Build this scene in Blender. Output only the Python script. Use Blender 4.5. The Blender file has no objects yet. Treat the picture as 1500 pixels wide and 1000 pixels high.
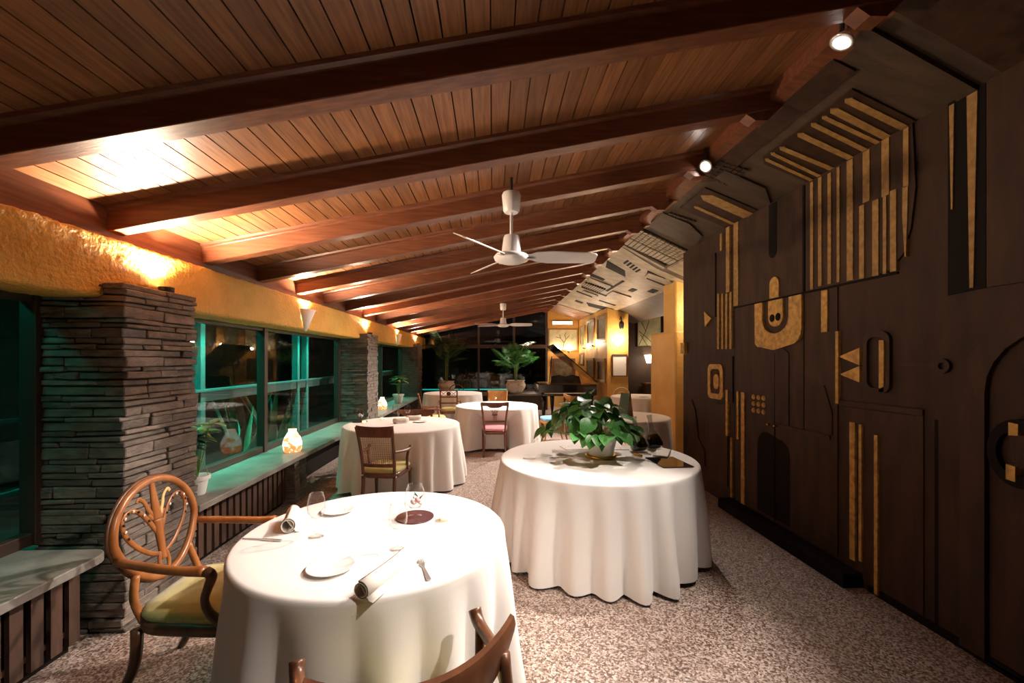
import bpy, math, random
from math import sin, cos, pi, radians as R
from mathutils import Vector, Matrix
sc = bpy.context.scene
col = sc.collection
rnd = random.Random(7)

# ------------------------------------------------------------------ camera
cd = bpy.data.cameras.new('camera'); cam = bpy.data.objects.new('camera', cd); col.objects.link(cam)
cd.sensor_width = 36; cd.lens = 15.0; cd.shift_y = 27 / 1500; cd.clip_start = 0.05
cam.location = (0, 0, 1.6); cam.rotation_euler = (R(90), 0, R(-2.56))
sc.camera = cam
# ------------------------------------------------------------------ world (night) and exposure
w = bpy.data.worlds.new('night'); sc.world = w; w.use_nodes = True
w.node_tree.nodes['Background'].inputs[0].default_value = (0.16, 0.2, 0.22, 1)
w.node_tree.nodes['Background'].inputs[1].default_value = 0.01
sc.view_settings.view_transform = 'Standard'; sc.view_settings.look = 'None'
sc.view_settings.gamma = 1; sc.view_settings.use_curve_mapping = False
sc.view_settings.exposure = 0.6
WARM = (1.0, 0.76, 0.55); SPOTC = (1.0, 0.88, 0.79); TEAL = (0.0, 1.0, 0.72)
RIDGE_SPOT_W = 470; UP_W = 170; TEAL_W = 40

# ------------------------------------------------------------------ materials
def mat(name, c, rough=.5, metal=0, c2=None, ns=8, st=(1, 1, 1), bump=0, bs=40, bst=None, spec=.5, emit=None, es=0,
        tr=0, per=0, ramp=(.35, .65), sheen=0, coat=0, alpha=None, detail=4, rnd_shift=False):
    m = bpy.data.materials.new(name); m.use_nodes = True
    n = m.node_tree.nodes; l = m.node_tree.links; p = n['Principled BSDF']
    p.inputs['Base Color'].default_value = (*c, 1); p.inputs['Roughness'].default_value = rough
    p.inputs['Metallic'].default_value = metal; p.inputs['Specular IOR Level'].default_value = spec
    p.inputs['Sheen Weight'].default_value = sheen; p.inputs['Coat Weight'].default_value = coat
    if tr: p.inputs['Transmission Weight'].default_value = tr
    if emit: p.inputs['Emission Color'].default_value = (*emit, 1); p.inputs['Emission Strength'].default_value = es
    tc = n.new('ShaderNodeTexCoord'); co = tc.outputs['Object']
    oi = n.new('ShaderNodeObjectInfo')
    if rnd_shift:
        va = n.new('ShaderNodeVectorMath'); va.operation = 'ADD'
        mu = n.new('ShaderNodeMath'); mu.operation = 'MULTIPLY'; mu.inputs[1].default_value = 37
        l.new(oi.outputs['Random'], mu.inputs[0]); l.new(co, va.inputs[0]); l.new(mu.outputs[0], va.inputs[1]); co = va.outputs[0]
    colour = None
    if c2:
        mp = n.new('ShaderNodeMapping'); mp.inputs['Scale'].default_value = st; l.new(co, mp.inputs['Vector'])
        no = n.new('ShaderNodeTexNoise'); no.inputs['Scale'].default_value = ns; no.inputs['Detail'].default_value = detail
        l.new(mp.outputs[0], no.inputs['Vector'])
        cr = n.new('ShaderNodeValToRGB'); cr.color_ramp.elements[0].position = ramp[0]; cr.color_ramp.elements[1].position = ramp[1]
        cr.color_ramp.elements[0].color = (*c, 1); cr.color_ramp.elements[1].color = (*c2, 1)
        l.new(no.outputs['Fac'], cr.inputs[0]); colour = cr.outputs[0]
    if per:
        hs = n.new('ShaderNodeHueSaturation'); mr = n.new('ShaderNodeMapRange')
        mr.inputs['To Min'].default_value = 1 - per; mr.inputs['To Max'].default_value = 1 + per
        l.new(oi.outputs['Random'], mr.inputs['Value']); l.new(mr.outputs[0], hs.inputs['Value'])
        if colour: l.new(colour, hs.inputs['Color'])
        else: hs.inputs['Color'].default_value = (*c, 1)
        colour = hs.outputs[0]
    if colour: l.new(colour, p.inputs['Base Color'])
    if colour and emit and c2: l.new(colour, p.inputs['Emission Color'])
    if bump:
        mp2 = n.new('ShaderNodeMapping'); mp2.inputs['Scale'].default_value = bst or st; l.new(co, mp2.inputs['Vector'])
        nb = n.new('ShaderNodeTexNoise'); nb.inputs['Scale'].default_value = bs; nb.inputs['Detail'].default_value = 5
        l.new(mp2.outputs[0], nb.inputs['Vector'])
        b = n.new('ShaderNodeBump'); b.inputs['Strength'].default_value = bump; b.inputs['Distance'].default_value = .02
        l.new(nb.outputs['Fac'], b.inputs['Height']); l.new(b.outputs[0], p.inputs['Normal'])
    return m
def thin_glass(name, tint=(1, 1, 1), ior=1.45, rough=0.0, edge=.75):
    m = bpy.data.materials.new(name); m.use_nodes = True; n = m.node_tree.nodes; l = m.node_tree.links
    n.remove(n['Principled BSDF']); o = n['Material Output']
    t = n.new('ShaderNodeBsdfTransparent'); t.inputs[0].default_value = (*tint, 1)
    g = n.new('ShaderNodeBsdfGlossy'); g.inputs['Roughness'].default_value = rough
    lw = n.new('ShaderNodeLayerWeight'); lw.inputs[0].default_value = .5
    pw_ = n.new('ShaderNodeMath'); pw_.operation = 'POWER'; l.new(lw.outputs['Facing'], pw_.inputs[0]); pw_.inputs[1].default_value = 3.5
    f = n.new('ShaderNodeMath'); f.operation = 'MULTIPLY_ADD'; l.new(pw_.outputs[0], f.inputs[0]); f.inputs[1].default_value = edge; f.inputs[2].default_value = ((ior - 1) / (ior + 1)) ** 2
    x = n.new('ShaderNodeMixShader'); l.new(f.outputs[0], x.inputs[0]); l.new(t.outputs[0], x.inputs[1]); l.new(g.outputs[0], x.inputs[2])
    l.new(x.outputs[0], o.inputs['Surface']); return m
def terrazzo():
    m = bpy.data.materials.new('terrazzo'); m.use_nodes = True; n = m.node_tree.nodes; l = m.node_tree.links; p = n['Principled BSDF']
    tc = n.new('ShaderNodeTexCoord')
    def vor(scale):
        v = n.new('ShaderNodeTexVoronoi'); v.inputs['Scale'].default_value = scale; l.new(tc.outputs['Object'], v.inputs['Vector'])
        s = n.new('ShaderNodeSeparateColor'); l.new(v.outputs['Color'], s.inputs[0]); return s
    s = vor(105)
    cr = n.new('ShaderNodeValToRGB'); cr.color_ramp.interpolation = 'CONSTANT'; e = cr.color_ramp.elements
    e[0].position = 0; e[0].color = (.12, .075, .055, 1); e[1].position = .25; e[1].color = (.27, .19, .15, 1)
    for q, c in ((.45, (.40, .31, .255)), (.68, (.53, .43, .375)), (.85, (.19, .11, .08)), (.92, (.58, .50, .45))):
        k = e.new(q); k.color = (*c, 1)
    l.new(s.outputs[0], cr.inputs[0])
    no = n.new('ShaderNodeTexNoise'); no.inputs['Scale'].default_value = 1.3; l.new(tc.outputs['Object'], no.inputs['Vector'])
    mr = n.new('ShaderNodeMapRange'); mr.inputs['To Min'].default_value = .8; mr.inputs['To Max'].default_value = 1.15; l.new(no.outputs['Fac'], mr.inputs['Value'])
    hs = n.new('ShaderNodeHueSaturation'); l.new(cr.outputs[0], hs.inputs['Color']); l.new(mr.outputs[0], hs.inputs['Value'])
    l.new(hs.outputs[0], p.inputs['Base Color']); p.inputs['Roughness'].default_value = .42
    return m
M = {}
M['plank'] = mat('cedar_plank', (.30, .125, .044), .42, c2=(.18, .067, .024), ns=5, st=(14, .8, 14), per=.22, bump=.08, bs=20, bst=(8, .5, 8), rnd_shift=True)
M['beam'] = mat('beam_wood', (.20, .068, .029), .38, c2=(.12, .038, .017), ns=5, st=(.7, 9, 9), bump=.06, bs=12, bst=(.5, 6, 6))
M['frieze'] = mat('frieze_wood', (.20, .07, .03), .45, c2=(.12, .04, .018), ns=5, st=(9, .6, 9))
M['plaster'] = mat('yellow_plaster', (.70, .40, .07), .48, c2=(.60, .33, .05), ns=3, bump=1.0, bs=38, spec=.45)
M['plaster_flat'] = mat('yellow_wall', (.70, .40, .10), .6, c2=(.62, .33, .07), ns=2, bump=.45, bs=22)
M['stone'] = mat('slate_stone', (.20, .158, .125), .72, c2=(.11, .088, .072), ns=9, st=(1, 1, 2.2), bump=.6, bs=26, per=.28, rnd_shift=True)
M['stone_core'] = mat('stone_core', (.07, .056, .046), .9)
M['sill'] = mat('sill_stone', (.26, .24, .21), .4, c2=(.17, .15, .13), ns=5, bump=.12, bs=50)
M['floor'] = terrazzo()
M['grout'] = mat('grout', (.12, .09, .075), .8)
M['carved'] = mat('carved_wood', (.05, .0225, .0105), .62, spec=.22, c2=(.024, .0115, .0065), ns=3.2, st=(3, 3, .7), bump=.15, bs=30, bst=(3, 3, .5), ramp=(.3, .7))
M['carved_relief'] = mat('carved_relief_wood', (.053, .024, .011), .6, spec=.22, c2=(.029, .014, .0075), ns=4, st=(3, 3, .7), bump=.15, bs=30, bst=(3, 3, .5), rnd_shift=True)
M['groove'] = mat('dark_groove', (.010, .007, .006), .7, spec=.08)
M['gold'] = mat('gilded_wood', (.60, .34, .07), .55, .1, c2=(.28, .145, .034), ns=24, bump=.3, bs=70, ramp=(.35, .72))
M['gold_dull'] = mat('dull_gilding', (.38, .21, .052), .6, .05, c2=(.21, .11, .03), ns=24, bump=.3, bs=70, ramp=(.35, .72))
M['carved_ceil'] = mat('carved_ceiling_wood', (.085, .056, .034), .55, spec=.3, c2=(.045, .029, .018), ns=3.4, st=(.8, 3, 1), bump=.15, bs=26, ramp=(.3, .7))
M['carved_lit'] = mat('spotlit_carved_wood', (.36, .30, .20), .55, c2=(.22, .175, .11), ns=5, bump=.15, bs=26, rnd_shift=True)  # far carving: strong spotlight on the same wood put into a paler colour
M['cloth'] = mat('white_linen', (.82, .785, .735), .85, bump=.05, bs=300, sheen=.2)
M['napkin'] = mat('napkin_linen', (.78, .72, .64), .85, bump=.06, bs=250)
M['honey'] = mat('honey_wood', (.40, .145, .04), .28, c2=(.27, .085, .022), ns=6, st=(3, 3, 1), coat=.2)
M['walnut'] = mat('walnut_wood', (.16, .062, .027), .33, c2=(.09, .034, .016), ns=6, st=(3, 3, 1), coat=.15)
M['mahog'] = mat('mahogany', (.19, .065, .03), .35, c2=(.11, .036, .018), ns=6, st=(3, 3, 1))
M['inlay'] = mat('pale_inlay', (.72, .45, .17), .4)
M['bead'] = mat('dark_bead', (.03, .03, .035), .3, .4)
M['pearl'] = mat('pearl_bead', (.75, .7, .62), .3)
M['olive'] = mat('olive_fabric', (.56, .50, .17), .8, c2=(.45, .40, .12), ns=60, st=(1, 6, 1), sheen=.3, bump=.15, bs=120)
M['pink'] = mat('pink_fabric', (.86, .40, .44), .8, sheen=.3)
M['blue'] = mat('blue_fabric', (.16, .42, .70), .8, sheen=.2)
M['leather'] = mat('tan_leather', (.48, .22, .055), .45, c2=(.3, .12, .03), ns=6)
M['cane'] = mat('woven_cane', (.36, .22, .13), .6)
M['bent'] = mat('bentwood_pale', (.62, .47, .30), .4)
M['white'] = mat('white_enamel', (.80, .77, .74), .3)
M['white_plast'] = mat('white_plaster', (.82, .79, .75), .7)
M['china'] = mat('white_china', (.86, .85, .83), .18, spec=.6)
M['pot'] = mat('white_ceramic', (.78, .75, .69), .35, bump=.3, bs=60)
M['potpat'] = mat('patterned_ceramic', (.78, .74, .66), .35, c2=(.40, .24, .15), ns=11, ramp=(.60, .68))
M['soil'] = mat('soil', (.03, .02, .014), .9)
M['leaf'] = mat('green_leaf', (.035, .16, .032), .35, c2=(.075, .25, .05), ns=9, per=.3, spec=.5)
M['leaf_pale'] = mat('pale_leaf', (.22, .30, .08), .4, c2=(.38, .40, .13), ns=8, per=.3)
M['leaf_dark'] = mat('dark_leaf', (.03, .075, .03), .45, per=.3)
M['stem'] = mat('stem', (.16, .26, .07), .5)
M['flower'] = mat('flower_white', (.85, .82, .75), .6)
M['petal'] = mat('flower_pink', (.8, .3, .33), .6)
M['teal'] = mat('window_metal', (.10, .16, .15), .4, .2)
M['frame'] = mat('dark_brown_frame', (.045, .026, .018), .4)
M['glass'] = thin_glass('window_glass', (.93, .98, .97), 1.5, edge=.16)
M['crystal'] = thin_glass('crystal', (.97, .97, .97), 1.35)
M['smoke'] = thin_glass('decanter_glass', (.72, .73, .70), 1.6, edge=.9)
M['wine'] = mat('dark_glass_wine', (.025, .028, .008), .06, spec=.8)
M['steel'] = mat('steel', (.7, .68, .66), .3, .8)
M['chrome_white'] = mat('lamp_trim', (.8, .78, .75), .2, .6)
M['brass'] = mat('brass', (.75, .48, .14), .25, 1)
M['black'] = mat('black_lacquer', (.008, .008, .009), .1, spec=.6, coat=.5)
M['black_gloss'] = mat('black_tablet', (.01, .01, .011), .03, spec=.9)
M['black_iron'] = mat('black_iron', (.015, .015, .016), .5)
M['coaster'] = mat('purple_brown_coaster', (.10, .045, .05), .12, spec=.7)
M['paper'] = mat('paper_print', (.80, .77, .72), .7, c2=(.35, .22, .28), ns=38, ramp=(.62, .7))
M['ivory'] = mat('ivory', (.8, .76, .66), .4)
M['slat'] = mat('slat_wood', (.085, .04, .022), .55, c2=(.05, .024, .014), ns=6, st=(6, 6, .8), per=.15)
M['bulb'] = mat('lamp_bulb', (1, 1, 1), .5, emit=(1, .9, .82), es=60)
M['bulb_soft'] = mat('lamp_shade_lit', (1, .95, .85), .5, emit=(1, .82, .6), es=4.5)
M['candle'] = mat('candle_wax', (.9, .82, .7), .5, emit=(1, .6, .3), es=1.2)
M['led'] = mat('teal_led', (0, .6, .45), .5, emit=(0, 1, .75), es=16)
M['led_dim'] = mat('teal_led_strip', (0, .3, .25), .5, emit=(0, .8, .66), es=.5)
M['garden'] = mat('garden_ground', (.02, .03, .018), .9, c2=(.01, .016, .01), ns=6)
M['hedge'] = mat('hedge', (.012, .028, .016), .8, c2=(.006, .012, .008), ns=7, bump=.8, bs=14)
M['alcove'] = mat('alcove_brown', (.055, .033, .022), .7)
M['frame_gold'] = mat('gilt_frame', (.32, .19, .06), .4, .3)
M['paint_tree'] = mat('painting_tree', (.62, .55, .34), .6, c2=(.34, .40, .22), ns=5, ramp=(.4, .75))
M['paint_dark'] = mat('painting_dark', (.06, .05, .03), .4, c2=(.22, .17, .07), ns=5)
M['paint_green'] = mat('painting_green', (.22, .22, .13), .5, c2=(.5, .46, .28), ns=5)
M['mat_white'] = mat('white_print', (.80, .76, .70), .6, c2=(.72, .42, .36), ns=9, ramp=(.62, .72))
M['branch'] = mat('painted_branch', (.1, .06, .03), .6)
M['salt_white'] = mat('lantern_glass', (1, .8, .7), .4, c2=(.9, .3, .08), ns=13, emit=(1, .72, .5), es=1.0, ramp=(.5, .62))
M['salt_red'] = mat('lantern_base_orange', (.85, .22, .06), .4, c2=(.95, .7, .5), ns=22, emit=(1, .25, .05), es=1.1, ramp=(.55, .65))

# ------------------------------------------------------------------ mesh builder
class MB:
    def __init__(s): s.v = []; s.f = []
    def box(s, x0, x1, y0, y1, z0, z1, jit=0, rg=None):
        b = len(s.v)
        P = [(x0, y0, z0), (x1, y0, z0), (x1, y1, z0), (x0, y1, z0), (x0, y0, z1), (x1, y0, z1), (x1, y1, z1), (x0, y1, z1)]
        if jit: P = [tuple(q + rg.uniform(-jit, jit) for q in p) for p in P]
        s.v += P
        s.f += [tuple(b + i for i in q) for q in ((0, 3, 2, 1), (4, 5, 6, 7), (0, 1, 5, 4), (1, 2, 6, 5), (2, 3, 7, 6), (3, 0, 4, 7))]
        return s
    def tube(s, pts, r, n=8, closed=False, up=None, flat=None):
        pts = [Vector(p) for p in pts]; k = len(pts)
        rs = list(r) if isinstance(r, (list, tuple)) else [r] * k
        if n >= 8 and not closed and 3 <= k <= 7:      # round the bends of turned and bent parts
            q, qr = [], []
            for i in range(k - 1):
                a, b_, c, d = pts[max(i - 1, 0)], pts[i], pts[i + 1], pts[min(i + 2, k - 1)]
                for j in range(4):
                    u_ = j / 4; q.append(.5 * (2 * b_ + (c - a) * u_ + (2 * a - 5 * b_ + 4 * c - d) * u_ ** 2 + (3 * b_ - 3 * c + d - a) * u_ ** 3)); qr.append(rs[i] + (rs[i + 1] - rs[i]) * u_)
            pts = q + [pts[-1]]; rs = qr + [rs[-1]]; k = len(pts)
        b = len(s.v); prev = None
        for i, p in enumerate(pts):
            a = pts[(i - 1) % k] if closed or i > 0 else p
            c = pts[(i + 1) % k] if closed or i < k - 1 else p
            t = (c - a)
            t = t.normalized() if t.length > 1e-9 else Vector((0, 0, 1))
            if up is not None: u = Vector(up) - t * Vector(up).dot(t)
            elif prev is None: u = (Vector((0, 0, 1)) if abs(t.z) < .9 else Vector((1, 0, 0))); u = u - t * u.dot(t)
            else: u = prev - t * prev.dot(t)
            u = u.normalized() if u.length > 1e-6 else Vector((1, 0, 0)); prev = u; w2 = t.cross(u)
            fu, fw = flat or (1, 1)
            for j in range(n):
                q = 2 * pi * (j + .5) / n
                s.v.append(tuple(p + u * (rs[i] * fu * cos(q)) + w2 * (rs[i] * fw * sin(q))))
        m = k if closed else k - 1
        for i in range(m):
            for j in range(n):
                i2 = (i + 1) % k
                s.f.append((b + i * n + j, b + i * n + (j + 1) % n, b + i2 * n + (j + 1) % n, b + i2 * n + j))
        if not closed:
            s.f.append(tuple(b + j for j in reversed(range(n)))); s.f.append(tuple(b + (k - 1) * n + j for j in range(n)))
        return s
    def lathe(s, prof, n=24, c=(0, 0, 0), a0=0, a1=2 * pi, close=True):
        b = len(s.v); full = abs(a1 - a0 - 2 * pi) < 1e-6; m = n if full else n + 1
        for (r, z) in prof:
            for j in range(m):
                q = a0 + (a1 - a0) * j / n; s.v.append((c[0] + r * cos(q), c[1] + r * sin(q), c[2] + z))
        for i in range(len(prof) - 1):
            for j in range(n):
                j2 = (j + 1) % m
                s.f.append((b + i * m + j, b + i * m + j2, b + (i + 1) * m + j2, b + (i + 1) * m + j))
        if close and full:
            if prof[0][0] > 1e-4: s.f.append(tuple(b + j for j in reversed(range(m))))
            if prof[-1][0] > 1e-4: s.f.append(tuple(b + (len(prof) - 1) * m + j for j in range(m)))
        return s
    def prism(s, poly, fn, w0, w1):
        b = len(s.v); n = len(poly)
        s.v += [tuple(fn(u, v, w0)) for u, v in poly] + [tuple(fn(u, v, w1)) for u, v in poly]
        s.f.append(tuple(b + i for i in reversed(range(n)))); s.f.append(tuple(b + n + i for i in range(n)))
        for i in range(n): s.f.append((b + i, b + (i + 1) % n, b + n + (i + 1) % n, b + n + i))
        return s
    def ringprism(s, po, pi_, fn, w0, w1):
        b = len(s.v); n = len(po)
        for w_ in (w0, w1):
            s.v += [tuple(fn(u, v, w_)) for u, v in po] + [tuple(fn(u, v, w_)) for u, v in pi_]
        for i in range(n):
            j = (i + 1) % n
            s.f += [(b + i, b + n + i, b + n + j, b + j), (b + 2 * n + i, b + 2 * n + j, b + 3 * n + j, b + 3 * n + i),
                    (b + i, b + j, b + 2 * n + j, b + 2 * n + i), (b + n + i, b + 3 * n + i, b + 3 * n + j, b + n + j)]
        return s
    def cushion(s, wf, wb, d, z0, z1, y0=0, n=40, e=4.5, dome=.02):
        b = len(s.v)
        def out(k):
            pts = []
            for j in range(n):
                q = 2 * pi * j / n; cx = math.copysign(abs(cos(q)) ** (2 / e), cos(q)); cy = math.copysign(abs(sin(q)) ** (2 / e), sin(q))
                wd = wb + (wf - wb) * (cy + 1) / 2; pts.append((cx * wd / 2 * k, y0 + cy * d / 2 * k))
            return pts
        L = [(.97, z0), (1.0, z0 + .3 * (z1 - z0)), (1.0, z0 + .65 * (z1 - z0)), (.95, z1), (.7, z1 + dome * .7), (.35, z1 + dome), (.02, z1 + dome)]
        for k, z in L: s.v += [(x, y, z) for x, y in out(k)]
        for i in range(len(L) - 1):
            for j in range(n): s.f.append((b + i * n + j, b + i * n + (j + 1) % n, b + (i + 1) * n + (j + 1) % n, b + (i + 1) * n + j))
        s.f.append(tuple(b + j for j in reversed(range(n)))); s.f.append(tuple(b + (len(L) - 1) * n + j for j in range(n)))
        return s
    def mesh(s, name, m, smooth=False):
        me = bpy.data.meshes.new(name); me.from_pydata(s.v, [], s.f); me.update()
        me.materials.append(m if not isinstance(m, str) else M[m])
        if smooth:
            me.polygons.foreach_set('use_smooth', [True] * len(me.polygons))
        return me
    def build(s, name, m, parent=None, smooth=False, loc=None, bevel=0, angle=None):
        o = bpy.data.objects.new(name, s.mesh(name, m, smooth)); col.objects.link(o)
        if parent: o.parent = parent
        if loc: o.location = loc
        if bevel:
            bv = o.modifiers.new('bevel', 'BEVEL'); bv.width = bevel; bv.segments = 2; bv.limit_method = 'ANGLE'
        if smooth and angle: 
            try: o.data.set_sharp_from_angle(angle=R(angle))
            except Exception: pass
        return o
def link(name, me, parent, loc=(0, 0, 0), rot=(0, 0, 0), scale=(1, 1, 1)):
    o = bpy.data.objects.new(name, me); col.objects.link(o); o.parent = parent
    o.location = loc; o.rotation_euler = rot; o.scale = scale; return o
def tag(o, label, cat, group=None):
    o['label'] = label; o['category'] = cat
    if group: o['group'] = group
    return o
def thing(name, label, cat, loc=(0, 0, 0), rz=0, group=None):
    o = bpy.data.objects.new(name, None); col.objects.link(o); o.empty_display_size = .1
    o.location = loc; o.rotation_euler = (0, 0, rz); return tag(o, label, cat, group)
def struct(o): o['kind'] = 'structure'; return o
def sroot(name):
    o = bpy.data.objects.new(name, None); col.objects.link(o); o['kind'] = 'structure'; return o
def dup(root, loc, rz, label, scale=None):
    r = root.copy(); col.objects.link(r); r.location = loc; r.rotation_euler = (0, 0, rz); r['label'] = label
    if scale: r.scale = scale
    for ch in list(root.children):
        c = ch.copy(); col.objects.link(c); c.parent = r
        for g in list(ch.children):
            d = g.copy(); col.objects.link(d); d.parent = c
    return r
def spot(parent, loc, target, power, size=70, blend=.6, color=SPOTC, radius=.05, name='spot_beam'):
    d = bpy.data.lights.new(name, 'SPOT'); d.energy = power; d.spot_size = R(size); d.spot_blend = blend
    d.color = color; d.shadow_soft_size = radius
    o = bpy.data.objects.new(name, d); col.objects.link(o)
    if parent: o.parent = parent
    o.location = loc
    base = parent.matrix_basis @ Vector(loc) if parent else Vector(loc)
    q = (Vector(target) - base)
    if parent: q = parent.rotation_euler.to_matrix().inverted() @ q
    o.rotation_euler = q.to_track_quat('-Z', 'Y').to_euler(); return o
def point(parent, loc, power, color=WARM, radius=.04, name='lamp_glow'):
    d = bpy.data.lights.new(name, 'POINT'); d.energy = power; d.color = color; d.shadow_soft_size = radius
    o = bpy.data.objects.new(name, d); col.objects.link(o)
    if parent: o.parent = parent
    o.location = loc; return o
def arc(cx, cy, r, a0, a1, n, rx=None):
    return [(cx + (rx or r) * cos(R(a0 + (a1 - a0) * i / n)), cy + r * sin(R(a0 + (a1 - a0) * i / n))) for i in range(n + 1)]
def rrect(u0, u1, v0, v1, r, n=5):
    p = []
    for cx, cy, a in ((u1 - r, v1 - r, 0), (u0 + r, v1 - r, 90), (u0 + r, v0 + r, 180), (u1 - r, v0 + r, 270)): p += arc(cx, cy, r, a, a + 90, n)
    return p

# ================================================================== SETTING
XR, ZR, XL = 1.86, 3.398, -2.35               # ridge, left eave
def zc(x): return 2.535 + .205 * (x + 2.35)   # plank ceiling height
def zr(x): return 3.07 + .31 * (2.6 - x)      # right hand slope
# floor: three poured terrazzo fields with thin joints
fl = struct(MB().box(-2.75, 6.0, -1.6, 14.7, -.12, -.02).build('floor', 'grout'))
for y0, y1 in ((-1.6, 7.1), (7.106, 10.9), (10.906, 14.7)): MB().box(-2.75, 6.0, y0, y1, -.02, 0).build('slab', 'floor', fl)
# ceiling
ceil = sroot('ceiling')
slope = math.atan(.205)
pw = .1018; n = int((XR - XL) / pw)
pm = MB().box(-.0485, .0485, -1.6, 14.6, 0, .02).mesh('plank', 'plank')
for i in range(n + 1):
    x = XL + .05 + i * pw
    link('plank', pm, ceil, (x, 0, zc(x)), (0, -slope, 0))
MB().prism([(-2.75, zc(-2.75) + .022), (XR + .1, zc(XR + .1) + .022), (XR + .1, zc(XR) + .15), (-2.75, zc(XR) + .15)], lambda u, v, w_: (u, w_, v), -1.6, 14.6).build('roof_deck', 'groove', ceil)
BY = [-.75, .12, 1.0, 1.86, 2.71, 3.56, 4.38, 5.2, 6.05, 6.92, 7.8, 8.67, 9.55, 10.43, 11.3, 12.2, 13.1, 14.0]
def beam_mesh():
    m = MB(); x0, x1 = XL, XR - .02; h = .15
    def P(t, dz, y): x = x0 + (x1 - x0) * t; return (x, y, zc(x) + dz)
    # section (y,dz) with a small moulding under the planks
    secp = [(-.028, .0), (-.022, -.018), (-.004, -.028), (0, -.034), (0, -h + .004), (.004, -h), (.104, -h), (.108, -h + .004), (.108, -.034), (.112, -.028), (.130, -.018), (.136, 0)]
    k = len(secp); b = len(m.v)
    for t in (0, .5, 1): m.v += [P(t, dz, y) for y, dz in secp]
    for i in range(2):
        for j in range(k - 1): m.f.append((b + i * k + j, b + i * k + j + 1, b + (i + 1) * k + j + 1, b + (i + 1) * k + j))
    m.f.append(tuple(b + j for j in range(k))); m.f.append(tuple(b + 2 * k + j for j in reversed(range(k))))
    return m.mesh('beam', 'beam')
bmesh_ = beam_mesh()
for y in BY: link('beam', bmesh_, ceil, (0, y, 0))
# ridge board between beam ends and rounded wooden corbels under them
MB().prism([(XR - .05, zc(XR) - .10), (XR + .08, zr(XR + .08) - .0), (XR + .08, zr(XR) + .1), (XR - .05, zc(XR) + .03)], lambda u, v, w_: (u, w_, v), -1.6, 14.6).build('ridge_board', 'beam', ceil)
cm = MB().prism([(1.66, zc(1.66) - .15), (1.72, zc(1.72) - .20), (1.80, zc(1.8) - .215), (1.90, zr(1.9) - .02), (1.95, zr(1.95)), (1.86, zc(1.86) - .05)], lambda u, v, w_: (u, w_, v), .012, .096).mesh('corbel', 'mahog')
for y in BY: link('corbel', cm, ceil, (0, y, 0))
# frieze board and yellow plaster lintel on the left
struct(MB().box(-2.50, XL, -1.6, 14.6, 2.335, 2.62).build('trim_1', 'frieze'))
def lintel():
    m = MB(); rg = random.Random(3)
    ys = []; y = -1.6
    while y < 14.58: ys.append(y); y += .02 if 1.2 < y < 4.2 else (.04 if y < 7 else .12)
    ys.append(14.58)
    sec = [(-2.60, 1.968)] + [(-2.29 - .31 * (1 - k / 6), 1.966) for k in range(1, 6)] + [(-2.297, 1.972)] + [(-2.29, 1.985 + .34 * k / 16) for k in range(17)] + [(-2.297, 2.335), (-2.35, 2.337), (-2.60, 2.337)]
    k = len(sec)
    from mathutils import noise
    for y in ys:
        for x, z in sec:
            q = Vector((x * 2 + z * 22, y * 22, z * 22)); d = (noise.noise(q) + .6 * noise.noise(q * 2.3)) * .008
            m.v.append((x + d, y, z + d * .6))
    for i in range(len(ys) - 1):
        for j in range(k - 1): m.f.append((i * k + j, i * k + j + 1, (i + 1) * k + j + 1, (i + 1) * k + j))
    m.f.append(tuple(range(k - 1, -1, -1))); m.f.append(tuple((len(ys) - 1) * k + j for j in range(k)))
    return m
struct(lintel().build('wall_left', 'plaster', smooth=True))
# wall above the plaster behind the frieze and room closure behind the camera
struct(MB().box(-2.75, 6.0, -1.75, -1.6, 0, 3.6).build('wall_front', 'carved'))

# ---- right hand carved wall
wr = struct(MB().box(2.6, 2.95, -1.6, 5.72, 0, 3.10).build('wall_right', 'carved'))
def wall_rect(y, wd, z0, z1, name='gold_strip', m='gold', x=2.575, p=wr, taper=1.0, bev=0):
    a = wd / 2; b = a * taper
    poly = [(y - b, z0), (y + b, z0), (y + a, z1), (y - a, z1)]
    return MB().prism(poly, lambda u, v, w_: (w_, u, v), x, 2.602).build(name, m, p, bevel=bev)
def wall_poly(poly, name, m, x=2.575, x2=2.602): return MB().prism(poly, lambda u, v, w_: (w_, u, v), x, x2).build(name, m, wr)
def wall_ring(po, pi_, name, m, x=2.575, x2=2.602): return MB().ringprism(po, pi_, lambda u, v, w_: (w_, u, v), x, x2).build(name, m, wr)
# broad relief boards
wall_poly([(2.52, 3.06), (2.50, 2.66), (2.53, 2.42), (2.58, 2.27), (2.66, 2.19), (2.80, 2.168), (3.42, 2.168), (3.42, 3.06)], 'relief_board', 'carved_relief', 2.585)
wall_poly([(3.46, 2.168), (4.46, 2.168), (4.46, 3.06), (3.46, 3.06)], 'relief_board', 'carved_relief', 2.588)
wall_poly([(3.10, 0.12), (4.46, 0.12), (4.46, 2.150), (3.10, 2.150)], 'relief_board', 'carved_relief', 2.590)
wall_poly([(3.16, .99), (3.82, .99), (3.82, 1.02), (3.16, 1.02)], 'ledge', 'carved_relief', 2.578)
wall_poly([(3.14, 1.03), (3.42, 1.03), (3.42, 1.20), (3.36, 1.40), (3.22, 1.40), (3.14, 1.20)], 'relief_board', 'carved', 2.58)
wall_poly([(3.62, 1.02), (3.80, 1.02), (3.80, 1.66), (3.72, 1.72), (3.62, 1.66)], 'relief_board', 'carved', 2.582)
wall_poly([(2.46, 1.262), (3.09, 1.262), (3.09, 1.30), (2.46, 1.30)], 'ledge', 'carved_relief', 2.588)
wall_poly([(2.46, .06), (3.06, .06), (3.06, 1.256), (2.46, 1.256)], 'relief_board', 'carved_relief', 2.592)
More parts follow.
